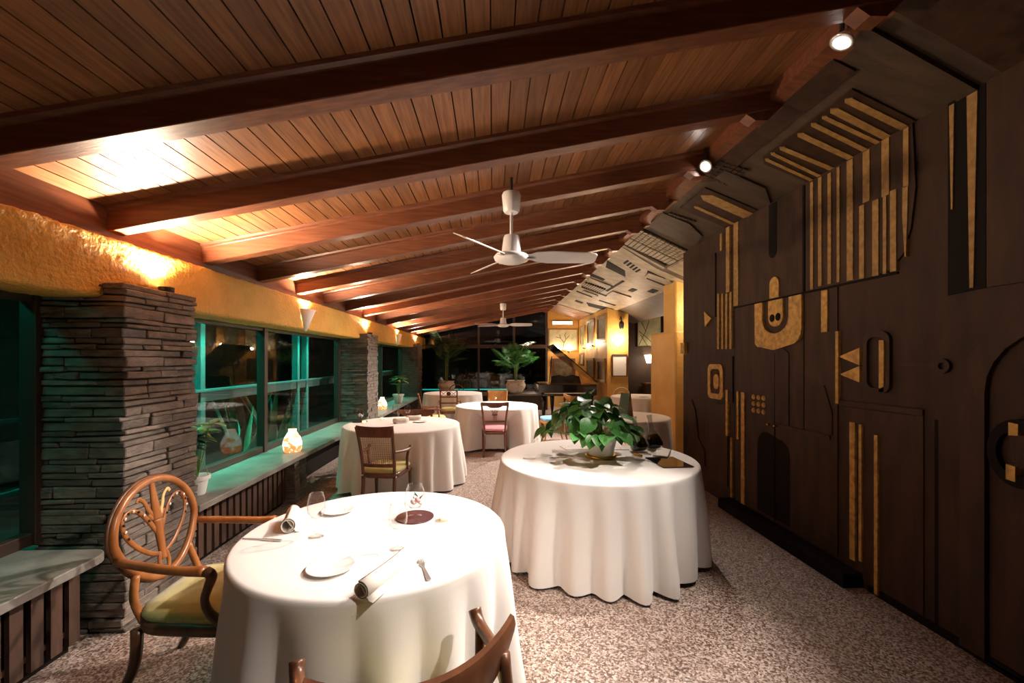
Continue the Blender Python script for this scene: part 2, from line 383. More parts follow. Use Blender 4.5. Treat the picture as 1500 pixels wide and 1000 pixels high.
wall_poly([(4.50, 1.14), (5.10, 1.14), (5.10, 1.64), (4.50, 1.64)], 'relief_board', 'carved', 2.584)
wall_poly([(4.86, 2.10), (5.08, 2.10), (5.08, 2.85), (4.86, 2.85)], 'relief_board', 'carved', 2.584)
wall_poly([(4.60, .2), (5.0, .2)] + arc(4.86, .95, .14, 0, 90, 6) + [(4.60, 1.10)], 'relief_board', 'carved_relief', 2.585)
wall_poly([(5.1, .3), (5.6, .3), (5.6, 1.02), (5.45, 1.08), (5.35, .95), (5.28, .62), (5.12, .5)], 'relief_board', 'carved', 2.584)
wall_poly([(2.135, 1.98), (2.322, 1.966), (2.322, 3.06), (2.135, 3.06)], 'dark_panel', 'groove', 2.594)
wall_poly([(1.3, 1.98), (2.12, 1.98), (2.12, 3.06), (1.3, 3.06)], 'relief_board', 'carved_relief', 2.580)
# tall arch at the right edge of the view
ao = [(2.244, .03), (2.244, 1.45)] + [(2.244 - .34 * (1 - cos(R(a))), 1.45 + .34 * sin(R(a))) for a in range(15, 91, 15)] + [(1.2, 1.79), (1.2, .03)]
ai = [(2.123, .03), (2.123, 1.43)] + [(2.123 - .31 * (1 - cos(R(a))), 1.43 + .32 * sin(R(a))) for a in range(15, 91, 15)] + [(1.25, 1.75), (1.25, .03)]
wall_ring(ao, ai, 'arch_moulding', 'carved_relief', 2.572)
wall_poly([(2.38, .03), (2.40, .03), (2.40, 1.25), (2.38, 1.25)], 'groove', 'groove', 2.5985)
# ring with a bar
wall_ring(arc(2.344, 1.565, .042, 0, 345, 23), arc(2.344, 1.565, .02, 0, 345, 23), 'carved_ring', 'carved_relief', 2.58)
wall_poly([(2.39, 1.56), (2.60, 1.56), (2.60, 1.58), (2.39, 1.58)], 'carved_bar', 'carved_relief', 2.585)
# joint under the striped board
wall_poly([(2.62, 2.152), (4.47, 2.152), (4.47, 2.166), (2.62, 2.166)], 'groove', 'groove', 2.586)
wall_poly([(4.470, .1), (4.482, .1), (4.482, 3.05), (4.470, 3.05)], 'groove', 'groove', 2.596)
wall_poly([(3.806, .12), (3.814, .12), (3.814, 1.66), (3.806, 1.66)], 'groove', 'groove', 2.584)
wall_poly([(3.44, 1.0), (3.448, 1.0), (3.448, 2.15), (3.44, 2.15)], 'groove', 'groove', 2.587)
wall_poly([(3.43, 2.17), (3.45, 2.17), (3.45, 3.05), (3.43, 3.05)], 'groove', 'groove', 2.583)
# tall round-ended slot, arched recess in the doors
wall_poly([(3.778, 2.60)] + arc(3.836, 2.60, .058, 180, 360, 8) + [(3.894, 3.05), (3.778, 3.05)], 'carved_slot', 'groove', 2.587)
wall_poly([(3.61, .14), (4.07, .14), (4.07, .72)] + arc(3.93, .78, .14, 0, 90, 5) + arc(3.75, .74, .14, 90, 180, 5), 'arched_recess', 'groove', 2.589)
# gilded strips (y, width, z0, z1)
STR = [(3.345, 0.03, 2.171, 3.04), (3.258, 0.035, 2.184, 3.042), (3.162, 0.033, 2.183, 3.033), (3.079, 0.025, 2.183, 3.042), (2.974, 0.053, 2.175, 3.046), (2.839, 0.054, 2.693, 3.047), (2.875, 0.039, 2.17, 2.682), (2.695, 0.054, 2.68, 3.053), (2.768, 0.046, 2.168, 2.68), (2.7, 0.024, 2.168, 2.678), (2.64, 0.042, 2.171, 2.696), (2.555, 0.035, 2.682, 3.049), (4.424, 0.084, 2.175, 3.06), (4.582, 0.069, 2.346, 3.06), (4.723, 0.036, 2.837, 3.031), (4.782, 0.04, 1.725, 2.359), (4.694, 0.036, 1.723, 2.346), (4.61, 0.04, 1.721, 2.333), (4.528, 0.042, 1.719, 2.335), (4.603, 0.042, 0.762, 1.269), (4.393, 0.031, 0.763, 1.269), (4.3, 0.06, 0.11, 1.264), (4.515, 0.026, 0.11, 0.756), (3.213, 0.062, 1.818, 2.143), (3.091, 0.026, 1.272, 1.815), (2.724, 0.035, 1.386, 1.731), (2.954, 0.046, 0.163, 1.152), (2.888, 0.022, 0.185, 1.146), (2.765, 0.026, 0.017, 1.092)]
for k, q in enumerate(STR): wall_rect(*q, x=2.578, m='gold_dull' if k < 19 else 'gold')
wall_poly([(2.555, 2.246), (2.562, 2.246), (2.578, 2.50), (2.576, 2.688), (2.542, 2.688), (2.546, 2.5)], 'gold_strip', 'gold_dull', 2.578)
wall_poly([(2.29, 2.45), (2.298, 2.45), (2.308, 3.04), (2.282, 3.04)], 'gold_strip', 'gold_dull', 2.585)
wall_poly([(2.186, 1.99), (2.204, 1.99), (2.218, 3.04), (2.166, 3.04)], 'gold_strip', 'gold_dull', 2.585)
for t in ([(5.098, 2.192), (4.935, 2.092), (5.081, 1.999)], [(3.066, 1.625), (2.888, 1.686), (2.888, 1.562)], [(3.059, 1.493), (2.888, 1.557), (2.888, 1.442)]):
    wall_poly(t, 'gold_triangle', 'gold', 2.574)
wall_ring(rrect(4.666, 4.999, 1.149, 1.551, .07), rrect(4.723, 4.941, 1.209, 1.495, .05), 'gold_ring', 'gold', 2.568)
wall_poly(rrect(4.758, 4.872, 1.265, 1.436, .05), 'gold_lozenge', 'gold', 2.572)
# big gilded U with tongue
Uo = [(3.46, 2.148), (3.46, 1.90)] + arc(3.66, 1.90, .20, 180 + 180, 270, 6)[::1]
Uo = [(3.445, 2.148), (3.445, 1.86)] + [(3.59 - .145 * cos(R(a)), 1.86 - .13 * sin(R(a))) for a in range(15, 91, 15)] + [(3.80, 1.69), (3.98, 1.72)] + [(4.03 + .05 * sin(R(a)), 1.77 - .05 * cos(R(a))) for a in range(30, 91, 30)] + [(4.083, 2.148)]
Ui = [(3.60, 2.148), (3.60, 1.98)] + [(3.7825 - .1825 * cos(R(a)), 1.98 - .14 * sin(R(a))) for a in range(20, 161, 20)] + [(3.965, 1.98), (3.965, 2.148)]
UU = Uo[:] + Ui[::-1]
def strip_fill(o, i_, nseg=26):
    def res(p):
        L = [0]
        for a, b in zip(p, p[1:]): L.append(L[-1] + math.dist(a, b))
        out = []
        for k in range(nseg):
            t = L[-1] * k / (nseg - 1); j = max(q for q in range(len(L) - 1) if L[q] <= t + 1e-9)
            f_ = (t - L[j]) / (L[j + 1] - L[j]); out.append((p[j][0] + (p[j + 1][0] - p[j][0]) * f_, p[j][1] + (p[j + 1][1] - p[j][1]) * f_))
        return out
    a, b = res(o), res(i_); m = MB(); n_ = nseg
    for x in (2.568, 2.602):
        m.v += [(x, u, v) for u, v in a] + [(x, u, v) for u, v in b]
    for k in range(n_ - 1):
        m.f += [(k, k + 1, n_ + k + 1, n_ + k), (2 * n_ + k, 3 * n_ + k, 3 * n_ + k + 1, 2 * n_ + k + 1), (k, 2 * n_ + k, 2 * n_ + k + 1, k + 1), (n_ + k, n_ + k + 1, 3 * n_ + k + 1, 3 * n_ + k)]
    m.f += [(0, n_, 3 * n_, 2 * n_), (n_ - 1, 3 * n_ - 1, 4 * n_ - 1, 2 * n_ - 1)]
    return m
strip_fill(Uo, Ui).build('gold_horseshoe', 'gold', wr)
wall_poly([(3.685, 2.148), (3.685, 1.99)] + [(3.785 - .10 * cos(R(a)), 1.99 - .085 * sin(R(a))) for a in range(20, 161, 20)] + [(3.885, 1.99), (3.885, 2.148)], 'gold_tongue', 'gold', 2.574)
wall_poly([(3.74, 2.17), (3.865, 2.17), (3.865, 2.30)] + arc(3.8025, 2.30, .0625, 0, 180, 8) , 'gold_tongue', 'gold', 2.574)
for y, z in ((3.826, 1.985), (3.745, 1.990)):
    MB().lathe([(.036, 0), (.036, .016), (.024, .024), (.001, .026)], 14).build('carved_button', 'groove', wr, loc=(2.588, y, z)).rotation_euler = (0, R(-90), 0)
dm = MB().lathe([(.0, .014), (.018, .010), (.026, 0)], 12, close=False).mesh('gold_button', 'gold', True)
for i in range(3):
    for j in range(3): link('gold_button', dm, wr, (2.588, 4.13 - .079 * i, 1.234 - .066 * j), (0, R(-90), 0))
for y in (3.86, 3.765): link('door_knob', MB().lathe([(.0, .04), (.014, .032), (.016, .02), (.007, .01), (.007, 0)], 12, close=False).mesh('door_knob', 'brass', True), wr, (2.577, y, 1.0), (0, R(-90), 0))
# rounded frame around the slender strip
wall_ring(rrect(2.665, 2.865, 1.38, 1.79, .06), rrect(2.690, 2.835, 1.41, 1.755, .05), 'carved_frame', 'carved_relief', 2.578)
# C-shaped carving on the near panel
cpo = arc(1.975, 1.14, .17, 60, 300, 20, .135); cpi = arc(1.965, 1.14, .11, 60, 300, 20, .085)
mirror = lambda p: [(2 * 1.975 - u, v) for u, v in p]
strip_fill(mirror(cpo), mirror(cpi)).build('carved_crescent', 'groove', wr)
wall_poly(arc(1.95, 1.15, .085, 0, 342, 19, .07), 'carved_disc', 'carved_relief', 2.575)
wall_poly([(1.972, 1.23), (2.011, 1.225), (2.011, 1.29), (1.972, 1.285)], 'gold_square', 'gold', 2.562)
wall_poly([(1.983, 1.0), (2.022, 1.005), (2.022, 1.081), (1.983, 1.075)], 'gold_square', 'gold', 2.562)
MB().box(2.555, 2.60, 5.60, 5.71, 1.684, 1.832).build('gold_strip', 'gold', wr)
# dark kerb in front of the doors and baseboard
struct(MB().box(2.45, 2.602, 2.88, 4.55, 0, .10).build('trim_2', 'groove', bevel=.006))
struct(MB().box(2.592, 2.602, -1.6, 2.84, 0, .05).build('baseboard_right', 'groove'))

# ---- right hand sloping ceiling, carved
rcx = lambda u, v, w_: (u, v, zr(u) - w_)     # u=X, v=Y, w_=relief below the plane
cr_ = sroot('ceiling_right')
MB().prism([(XR, -1.6), (2.7, -1.6), (2.7, 5.75), (4.0, 5.75), (4.0, 14.6), (XR, 14.6)], rcx, -.06, 0).build('slope_board', 'carved_ceil', cr_)
def rc(poly, name, m, h=.022, h0=-.002): return MB().prism(poly, rcx, h0, h).build(name, m, cr_)
rc([(2.13, 2.44), (2.585, 2.50), (2.585, 3.40), (2.19, 3.36), (2.13, 3.28)], 'relief_board', 'carved_relief', .012)
def cbar(a, b, wd, m='gold_dull', h=.019): 
    dx, dy = b[0] - a[0], b[1] - a[1]; L = math.hypot(dx, dy); nx, ny = -dy / L * wd / 2, dx / L * wd / 2
    x1 = min(b[0], 2.59)
    return rc([(a[0] - nx, a[1] - ny), (x1 - nx, b[1] - ny), (x1 + nx, b[1] + ny), (a[0] + nx, a[1] + ny), (a[0] - dx / L * wd / 2, a[1])], 'gold_bar', m, h)
for a, b, wd in (((2.172, 2.514), (2.604, 2.57), .05), ((2.17, 2.621), (2.601, 2.687), .055), ((2.168, 2.70), (2.599, 2.755), .035), ((2.165, 2.788), (2.609, 2.854), .04), ((2.169, 2.916), (2.595, 2.974), .05), ((2.17, 3.108), (2.599, 3.146), .045), ((2.158, 3.2), (2.61, 3.272), .035), ((2.172, 3.289), (2.603, 3.352), .035), ((2.122, 4.124), (2.612, 4.211), .15), ((2.127, 4.38), (2.579, 4.47), .05)): cbar(a, b, wd)
rc([(1.88, 2.06), (2.59, 2.17), (2.59, 2.27), (1.88, 2.17)], 'rib', 'carved_ceil', .03)
rc([(1.90, .9), (2.59, .95), (2.59, 2.05), (1.90, 1.95)], 'relief_board', 'carved_relief', .02)
rc([(1.9, 2.3), (2.05, 2.32), (2.05, 3.8), (1.95, 3.9), (1.9, 3.8)], 'relief_board', 'carved_relief', .014)
rc([(2.02, 3.98), (2.58, 4.06), (2.58, 4.62), (2.02, 4.52)], 'relief_board', 'carved_relief', .014)
rc([(2.0, 3.60), (2.4, 3.66), (2.58, 3.86), (2.58, 3.92), (2.3, 3.82), (2.0, 3.76)], 'relief_board', 'carved_ceil', .02)
bt = MB().box(-.018, .018, -.022, .022, -.016, 0).mesh('carved_stud', 'carved_relief')
for i in range(5):
    for j in range(6):
        x = 1.93 + .05 * i; link('carved_stud', bt, cr_, (x, 3.52 + .055 * j, zr(x) - .002), (0, R(17), 0))
for k in range(7):
    x = 2.0 + .045 * k; link('carved_stud', bt, cr_, (x, 4.72, zr(x) - .002), (0, R(17), 0))
# curved boards further on
rc([(1.92, 4.75), (2.25, 4.8), (2.5, 5.0), (2.58, 5.3), (2.4, 5.28), (2.1, 5.12), (1.92, 5.1)], 'relief_board', 'carved_ceil', .02)
# lattice: squares in the paler spotlit wood colour between dark grooves
rc([(1.88, 5.35), (2.66, 5.60), (2.66, 6.45), (1.88, 6.05)], 'lattice_ground', 'groove', .004)
lm = MB().box(-.026, .026, -.03, .03, -.02, 0).mesh('lattice_block', 'carved_lit')
ls = MB().box(-.026, .026, -.13, .13, -.02, 0).mesh('lattice_slat', 'carved_lit')
for i in range(12):
    x = 1.92 + .065 * i; y0 = 5.40 + (x - 1.88) * .32
    for j in range(5): link('lattice_block', lm, cr_, (x, y0 + .03 + .075 * j, zr(x) - .003), (0, R(17), 0))
    link('lattice_slat', ls, cr_, (x, y0 + .53, zr(x) - .003), (0, R(17), 0))
rc([(1.86, 6.08), (2.66, 6.48), (2.66, 6.56), (1.86, 6.16)], 'lit_rail', 'carved_lit', .03)
rc([(2.70, 5.80), (3.3, 6.2), (3.3, 6.7), (2.70, 6.5)], 'lit_board', 'carved_lit', .03)
rc([(1.9, 6.25), (2.6, 6.7), (3.2, 6.9), (3.2, 12.0), (2.6, 12.6), (1.9, 12.6)], 'lit_board', 'carved_lit', .006)
for k in range(5): rc([(2.15 + .07 * k, 6.75 + .06 * k), (2.19 + .07 * k, 6.77 + .06 * k), (2.19 + .07 * k, 7.0 + .06 * k), (2.15 + .07 * k, 6.98 + .06 * k)], 'carved_notch', 'groove', .008)
for p in ([(1.92, 7.1), (2.3, 7.35), (2.42, 7.7), (2.0, 7.5)], [(2.55, 6.95), (2.9, 7.05), (3.1, 7.5), (2.7, 7.4)], [(1.92, 8.2), (2.2, 8.3), (2.2, 8.45), (1.92, 8.4)],
          [(2.45, 8.0), (2.5, 8.0), (2.5, 9.2), (2.45, 9.2)], [(2.3, 8.6), (2.45, 8.6), (2.45, 8.72), (2.3, 8.72)], [(2.75, 8.3), (2.85, 8.3), (2.85, 8.6), (2.75, 8.6)],
          [(2.0, 9.5), (2.6, 9.6), (2.6, 9.72), (2.0, 9.62)], [(2.0, 10.1), (2.4, 10.2), (2.4, 10.3), (2.0, 10.2)], [(2.6, 10.3), (3.0, 10.3), (3.0, 10.42), (2.6, 10.42)], [(2.45, 11.1), (3.1, 10.8), (3.1, 11.3), (2.6, 11.5)],
          [(3.0, 7.9), (3.12, 7.9), (3.12, 8.2), (3.0, 8.2)], [(2.2, 11.2), (2.4, 11.25), (2.4, 11.45), (2.2, 11.4)]): rc(p, 'carved_slot', 'groove', .012)
for p in ([(2.6, 7.02), (3.12, 7.1), (3.14, 7.35), (2.62, 7.26)], [(1.95, 8.5), (2.4, 8.6), (2.4, 8.9), (1.95, 8.8)], [(1.95, 9.0), (2.42, 9.08), (2.42, 9.4), (1.95, 9.32)], [(2.55, 9.0), (2.95, 9.0), (2.95, 9.6), (2.55, 9.5)], [(2.1, 9.8), (2.45, 9.85), (2.45, 10.05), (2.1, 10.0)]):
    rc(p, 'lit_board', 'carved_lit', .03)
for k in range(9): rc([(1.98 + .05 * k, 8.95), (1.99 + .05 * k, 8.95), (1.99 + .05 * k, 9.45), (1.98 + .05 * k, 9.45)], 'groove', 'groove', .034)
for k in range(7): rc([(1.93, 12.65 + .26 * k), (3.3, 12.65 + .26 * k), (3.3, 12.89 + .26 * k), (1.93, 12.89 + .26 * k)], 'plank', 'plank', .01)

# ---- far yellow walls, column and alcove
struct(MB().box(1.845, 3.1, 14.55, 14.75, 0, 3.45).build('wall_back', 'plaster_flat'))
struct(MB().box(2.95, 3.5, 10.9, 14.6, 0, 3.0).build('wall_pictures', 'plaster_flat'))
yc = struct(MB().box(3.04, 3.9, 7.0, 8.12, 0, 2.10).build('wall_column', 'plaster_flat', bevel=.04))
MB().box(3.045, 3.9, 7.01, 7.52, 2.0, 3.0).build('upper_column', 'plaster_flat', yc, bevel=.03)
struct(MB().box(3.5, 6.0, 12.0, 12.2, 0, 3.3).build('wall_alcove', 'alcove'))
struct(MB().box(5.9, 6.05, 5.6, 12.1, 0, 3.3).build('wall_alcove_side', 'alcove'))
struct(MB().box(2.9, 6.0, 5.5, 5.7, 0, 3.2).build('wall_alcove_near', 'alcove'))
struct(MB().box(3.9, 6.05, 5.5, 12.2, 2.85, 2.95).build('ceiling_alcove', 'alcove'))
# ---- windows
def window(name, y0, y1, mull, zb=.54, outer=(), rails=((1.17, 1.30),)):
    w_ = sroot(name); zt = 1.975
    MB().box(-2.70, -2.63, y0, y1, zb, zb + .07).build('bottom_frame', 'frame', w_, bevel=.005)
    MB().box(-2.70, -2.63, y0, y1, zt - .04, zt).build('top_frame', 'frame', w_)
    ys = [y0] + list(mull) + [y1]
    for i, y in enumerate(ys):
        a, b = (y, y + .06) if i == 0 else ((y - .06, y) if i == len(ys) - 1 else (y - .035, y + .035))
        MB().box(-2.705, -2.615, a, b, zb, zt).build('mullion', 'frame', w_, bevel=.004)
    for a, b in zip(ys, ys[1:]): MB().box(-2.668, -2.662, a + .03, b - .03, zb + .05, zt - .03).build('pane', 'glass', w_)
    for y in outer: MB().box(-3.02, -2.93, y, y + .07, -.05, 2.1).build('outer_post', 'teal', w_, bevel=.005)
    for a, b in rails:
        MB().box(-3.0, -2.95, y0 - .3, y1 + .3, a, b).build('outer_rail', 'teal', w_, bevel=.005)
        MB().box(-2.99, -2.92, y0 - .3, y1 + .3, b - .025, b).build('outer_rail_lip', 'teal', w_)
    return w_
window('window_1', -1.55, 2.62, (.2, 1.6), outer=(.6, 2.0, 2.5), rails=((1.10, 1.24), (.76, .80)))
window('window_2', 3.18, 7.45, (5.05,), outer=(4.42, 6.55, 6.86), rails=((1.17, 1.30),))
window('window_3', 8.08, 12.4, (10.2,), outer=(9.2, 11.4))
we = sroot('window_4')
ze = lambda x: zc(x) - .02
for x in (-2.6, -.52, 1.80): MB().prism([(x, 0), (x + .07, 0), (x + .07, ze(x)), (x, ze(x))], lambda u, v, w_: (u, w_, v), 14.52, 14.6).build('mullion', 'frame', we)
MB().box(.68, .76, 14.52, 14.6, 2.05, ze(.7)).build('mullion', 'frame', we)
for z0, z1 in ((.52, .58), (2.0, 2.12)): MB().box(-2.6, 1.85, 14.51, 14.61, z0, z1).build('rail', 'frame', we)
MB().box(-2.6, -.9, 14.52, 14.6, 2.3, 2.34).build('rail', 'frame', we)
MB().prism([(-2.6, ze(-2.6) - .06), (1.85, ze(1.85) - .06), (1.85, ze(1.85) + .06), (-2.6, ze(-2.6) + .06)], lambda u, v, w_: (u, w_, v), 14.5, 14.62).build('top_frame', 'frame', we)
for a, b, z0, z1 in ((-2.53, -.52, .57, 2.0), (-.45, 1.8, .57, 2.0)): MB().box(a, b, 14.556, 14.562, z0, z1).build('pane', 'glass', we)
for a, b in ((-2.53, -.52), (-.45, .68), (.76, 1.8)):
    MB().prism([(a, 2.12), (b, 2.12), (b, ze(b) - .05), (a, ze(a) - .05)], lambda u, v, w_: (u, w_, v), 14.556, 14.562).build('pane', 'glass', we)
struct(MB().box(-2.6, 1.85, 14.5, 14.62, 0, .53).build('wall_end_plinth', 'stone_core'))

# ---- stone pillars
def pillar(name, y0, y1, label, courses=True, zt=2.06):
    t = thing(name, label, 'pillar', (-2.41, (y0 + y1) / 2, 0), 0, 'stone pillars on the window side')
    cy = (y0 + y1) / 2; rg = random.Random(int(y0 * 100))
    X0, X1, Y0, Y1 = -.25, .25, y0 - cy, y1 - cy
    MB().box(X0, X1 - .02, Y0 + .02, Y1 - .02, 0, zt - .005).build('core', 'stone_core', t)
    joined = None if courses else MB()
    z = 0
    while z < zt - .01:
        h = min(rg.choice((.026, .032, .038, .046, .055, .068)), zt - z)
        if zt - z - h < .025: h = zt - z
        z1 = z + h - .006
        cl, cf = rg.uniform(.10, .34), rg.uniform(.10, .34)
        pz = lambda: rg.uniform(-.004, .016)
        bx = [(X1 - cf, X1 + pz(), Y0 - pz(), Y0 + cl)]
        x = X1 - cf - .005
        while x > X0 + .02:
            ww = rg.uniform(.12, .42); a = max(X0, x - ww)
            if a - X0 < .07: a = X0
            bx.append((a, x, Y0 - pz(), Y0 + .06)); x = a - .005
        y = Y0 + cl + .005
        while y < Y1 - .02:
            ww = rg.uniform(.12, .42); b = min(Y1, y + ww)
            if Y1 - b < .07: b = Y1
            bx.append((X1 - .06, X1 + pz(), y, b + (pz() if b == Y1 else 0))); y = b + .005
        for a, b, c_, d in bx:
            if courses:
                o = MB().box(-(b - a) / 2, (b - a) / 2, -(d - c_) / 2, (d - c_) / 2, 0, z1 - z, .005, rg).build('stone', 'stone', t, loc=((a + b) / 2, (c_ + d) / 2, z))
                bv = o.modifiers.new('bevel', 'BEVEL'); bv.width = .005; bv.segments = 1
            else: joined.box(a, b, c_, d, z, z1, .003, rg)
        z += h
    if joined:
        o = joined.build('stone_courses', 'stone', t); o['kind'] = 'stuff'
    return t
pillar('stone_pillar', 2.6, 3.2, 'large stacked slate pillar behind the oval backed armchair')
pillar('stone_pillar', 7.45, 8.1, 'stacked slate pillar behind the caned chair table, second along the windows', False)
pillar('stone_pillar', 12.39, 13.1, 'farthest stacked slate pillar by the palm in the far corner', False)
# ---- sills, piers and slatted covers
def sill(y0, y1, label, roundend=False):
    p = [(-2.66, y0), (-2.13, y0), (-2.13, y1 - (.10 if roundend else 0))] + (arc(-2.23, y1 - .10, .10, 0, 90, 6)[1:] if roundend else [(-2.13, y1)]) + [(-2.66, y1)]
    return tag(MB().prism(p, lambda u, v, w_: (u, v, w_), .492, .54).build('window_sill', 'sill', bevel=.006), label, 'sill')
sill(-1.55, 2.50, 'stone window sill with rounded end at the lower left corner', True)
sill(3.2, 7.44, 'teal lit stone window sill with a glowing lantern between two pillars')
sill(8.11, 12.38, 'far stone window sill with lantern and potted plant')
tag(MB().box(-2.2, 1.83, 13.55, 14.49, .46, .52).build('stone_ledge', 'sill', bevel=.006), 'low stone ledge under the glazed end wall carrying potted palms', 'ledge')
MB().box(-2.1, 1.75, 13.65, 14.49, 0, .46).build('ledge_base', 'stone_core', bpy.data.objects['stone_ledge'])
def pier(y0, y1, label):
    rg = random.Random(int(y0 * 10)); t = thing('sill_pier', label, 'pier', (-2.4, (y0 + y1) / 2, 0)); h = (y1 - y0) / 2
    MB().box(-.2, .18, -h + .015, h - .015, 0, .49).build('core', 'stone_core', t); z = 0
    while z < .47:
        hh = rg.choice((.035, .05, .06)); z1 = min(z + hh, .49) - .005; q = rg.uniform(.08, .2)
        for a, b, c_, d in ((.2 - q, .2 + rg.uniform(0, .012), -h - rg.uniform(0, .01), -h + .12), (-.2, .195 - q, -h - rg.uniform(0, .01), -h + .06), (.14, .2 + rg.uniform(0, .012), -h + .125, h)):
            MB().box(a, b, c_, d, z, z1, .003, rg).build('stone', 'stone', t)
        z += hh
pier(4.84, 5.12, 'small stacked stone pier under the sill after the slatted cover')
pier(9.9, 10.15, 'small stacked stone pier under the far window sill')
sm = MB().box(-.012, .012, -.03, .03, .05, .47).mesh('slat', 'slat')
def slats(y0, y1, label):
    t = thing('radiator_cover', label, 'radiator cover', (-2.3, y0, 0), 0, 'slatted radiator covers under the sills')
    k = 0
    while y0 + k * .095 < y1 - .03: link('slat', sm, t, (0, k * .095 + .045, 0)); k += 1
    MB().box(-.06, -.03, 0, y1 - y0, 0, .49).build('backing', 'groove', t)
    MB().box(-.03, -.012, 0, y1 - y0, .10, .13).build('rail', 'slat', t); MB().box(-.03, -.012, 0, y1 - y0, .40, .43).build('rail', 'slat', t)
slats(-1.5, 2.45, 'dark slatted radiator cover beneath the rounded sill at lower left')
slats(3.22, 4.82, 'brown vertical slat radiator cover beside the oval backed armchair')
MB().box(-2.62, -2.55, 5.12, 12.4, 0, .49).build('wall_under_sill', 'groove')['kind'] = 'structure'
tag(MB().lathe([(.001, 0), (.03, .004), (.045, .03), (.03, .06), (.012, .065), (.012, .12)], 16).build('radiator_valve', 'white', smooth=True), 'round white radiator valve knob under the sill by the stone pier', 'valve')
vo = bpy.data.objects['radiator_valve']; vo.location = (-2.13, 5.2, .17); vo.rotation_euler = (0, R(-90), 0)

# ---- garden outside
struct(MB().box(-9, -2.7, -3, 22, -.2, -.05).build('ground_garden', 'garden'))
struct(MB().box(-2.7, 6, 14.8, 22, -.2, -.05).build('ground_terrace', 'garden'))
def hedge(x0, x1, y0, y1, label, name='hedge'):
    from mathutils import noise
    m = MB(); nu, nv = 60, 14
    for i in range(nu + 1):
        for j in range(nv + 1):
            t = i / nu; z = -.05 + 2.6 * j / nv; x = x0 + (x1 - x0) * t; y = y0 + (y1 - y0) * t
            d = noise.noise(Vector((x * 1.7, y * 1.7, z * 1.9))) * .25 - .5 * (j / nv) ** 4
            m.v.append((x - (d if abs(x1 - x0) < .1 else 0) * -1, y + (0 if abs(x1 - x0) < .1 else -d), z))
    for i in range(nu):
        for j in range(nv): a = i * (nv + 1) + j; m.f.append((a, a + 1, a + nv + 2, a + nv + 1))
    o = m.build(name, 'hedge', smooth=True); sol = o.modifiers.new('solid', 'SOLIDIFY'); sol.thickness = .5; sol.offset = 0
    return tag(o, label, 'hedge')
hedge(-6.5, -6.5, -2, 20, 'dark hedge in the night garden outside the side windows')
hedge(-6, 5, 19, 19, 'dark hedge in the night garden beyond the glazed end wall')
def blade(L, wd, bend, mname):
    m = MB(); n_ = 7
    for i in range(n_ + 1):
        t = i / n_; ww = wd * (1 - t ** 2.2) * (.55 + .45 * min(1, t * 4)) + .002; y = bend * t * t; z = L * (t - .25 * bend * t * t)
        m.v += [(-ww, y, z), (0, y - ww * .35, z), (ww, y, z)]
    for i in range(n_):
        a = i * 3; m.f += [(a, a + 1, a + 4, a + 3), (a + 1, a + 2, a + 5, a + 4)]
    return m.mesh('leaf', mname, True)
BL = [blade(1.15, .045, .12, 'leaf_dark'), blade(.95, .04, .3, 'leaf_dark'), blade(.7, .03, .45, 'leaf_dark')]
def blades(name, loc, n_, spread, label, sc_=1.0, kinds=(0, 1, 2), group=None):
    t = thing(name, label, 'plant', loc, 0, group); rg = random.Random(int(loc[1] * 100))
    for i in range(n_):
        a = 2 * pi * i / n_ + rg.uniform(-.3, .3); s_ = sc_ * rg.uniform(.8, 1.15)
        link('leaf', BL[rg.choice(kinds)], t, (.05 * cos(a), .05 * sin(a), 0), (-rg.uniform(.05, spread), 0, a), (s_, s_, s_))
    MB().lathe([(.07, 0), (.05, .05), (.001, .08)], 8).build('crown', 'soil', t)
blades('garden_agave', (-3.45, 6.0, -.05), 9, .35, 'tall sword leaved plant outside the window behind the sill lantern', 1.25, (0, 1))
blades('garden_agave', (-3.5, 7.0, -.05), 10, .5, 'tall sword leaved plant outside the window, nearest the second pillar', 1.2, (0, 1))
blades('garden_grass', (-3.3, 6.55, -.05), 16, 1.0, 'low arching grass clump outside between the sword leaved plants', .6, (2,))
blades('garden_grass', (-3.3, 5.2, -.05), 16, 1.0, 'low arching grass clump outside behind the sill lantern', .85, (2,))
blades('garden_agave', (-3.4, 11.0, -.05), 10, .6, 'sword leaved plant outside behind the far sill plant', 1.2, (0, 1))
# teal lamps outside
def led(loc, L, axis, label, aim, power):
    t = thing('led_tube', label, 'lamp', loc)
    e_ = (0, L / 2, 0) if axis == 'y' else (L / 2, 0, 0)
    MB().tube([(-e_[0], -e_[1], 0), e_], .012, 8).build('tube', 'led', t)
    MB().box(-.02 - e_[0], .02 + e_[0], -.02 - e_[1], .02 + e_[1], .014, .035).build('housing', 'teal', t)
    if axis == 'y':
        for q in (-.4, 0, .4): MB().box(-.2, 0, q * L - .015, q * L + .015, .02, .04).build('bracket', 'teal', t)
    d = bpy.data.lights.new('led_light', 'AREA'); d.shape = 'RECTANGLE'; d.size = L if axis == 'x' else .04; d.size_y = .04 if axis == 'x' else L
    d.energy = power; d.color = TEAL; d.spread = R(80)
    o = bpy.data.objects.new('led_light', d); col.objects.link(o); o.parent = t; o.location = (0, 0, -.02)
    if axis == 'y': o.rotation_euler = (0, R(aim), 0)
    else: o.rotation_euler = (R(aim), 0, 0)
led((-2.79, 5.3, 2.03), 3.9, 'y', 'teal light tube outside the window with the sill lantern', 8, TEAL_W)
led((-2.79, .9, 2.03), 3.0, 'y', 'teal light tube outside the nearest window', 12, TEAL_W * .13)
led((-2.79, 10.2, 2.03), 3.9, 'y', 'teal light tube outside the far side window', 8, TEAL_W * .8)
struct(MB().box(-2.6, 1.8, 14.96, 15.1, -.05, .53).build('wall_terrace_kerb', 'stone_core'))
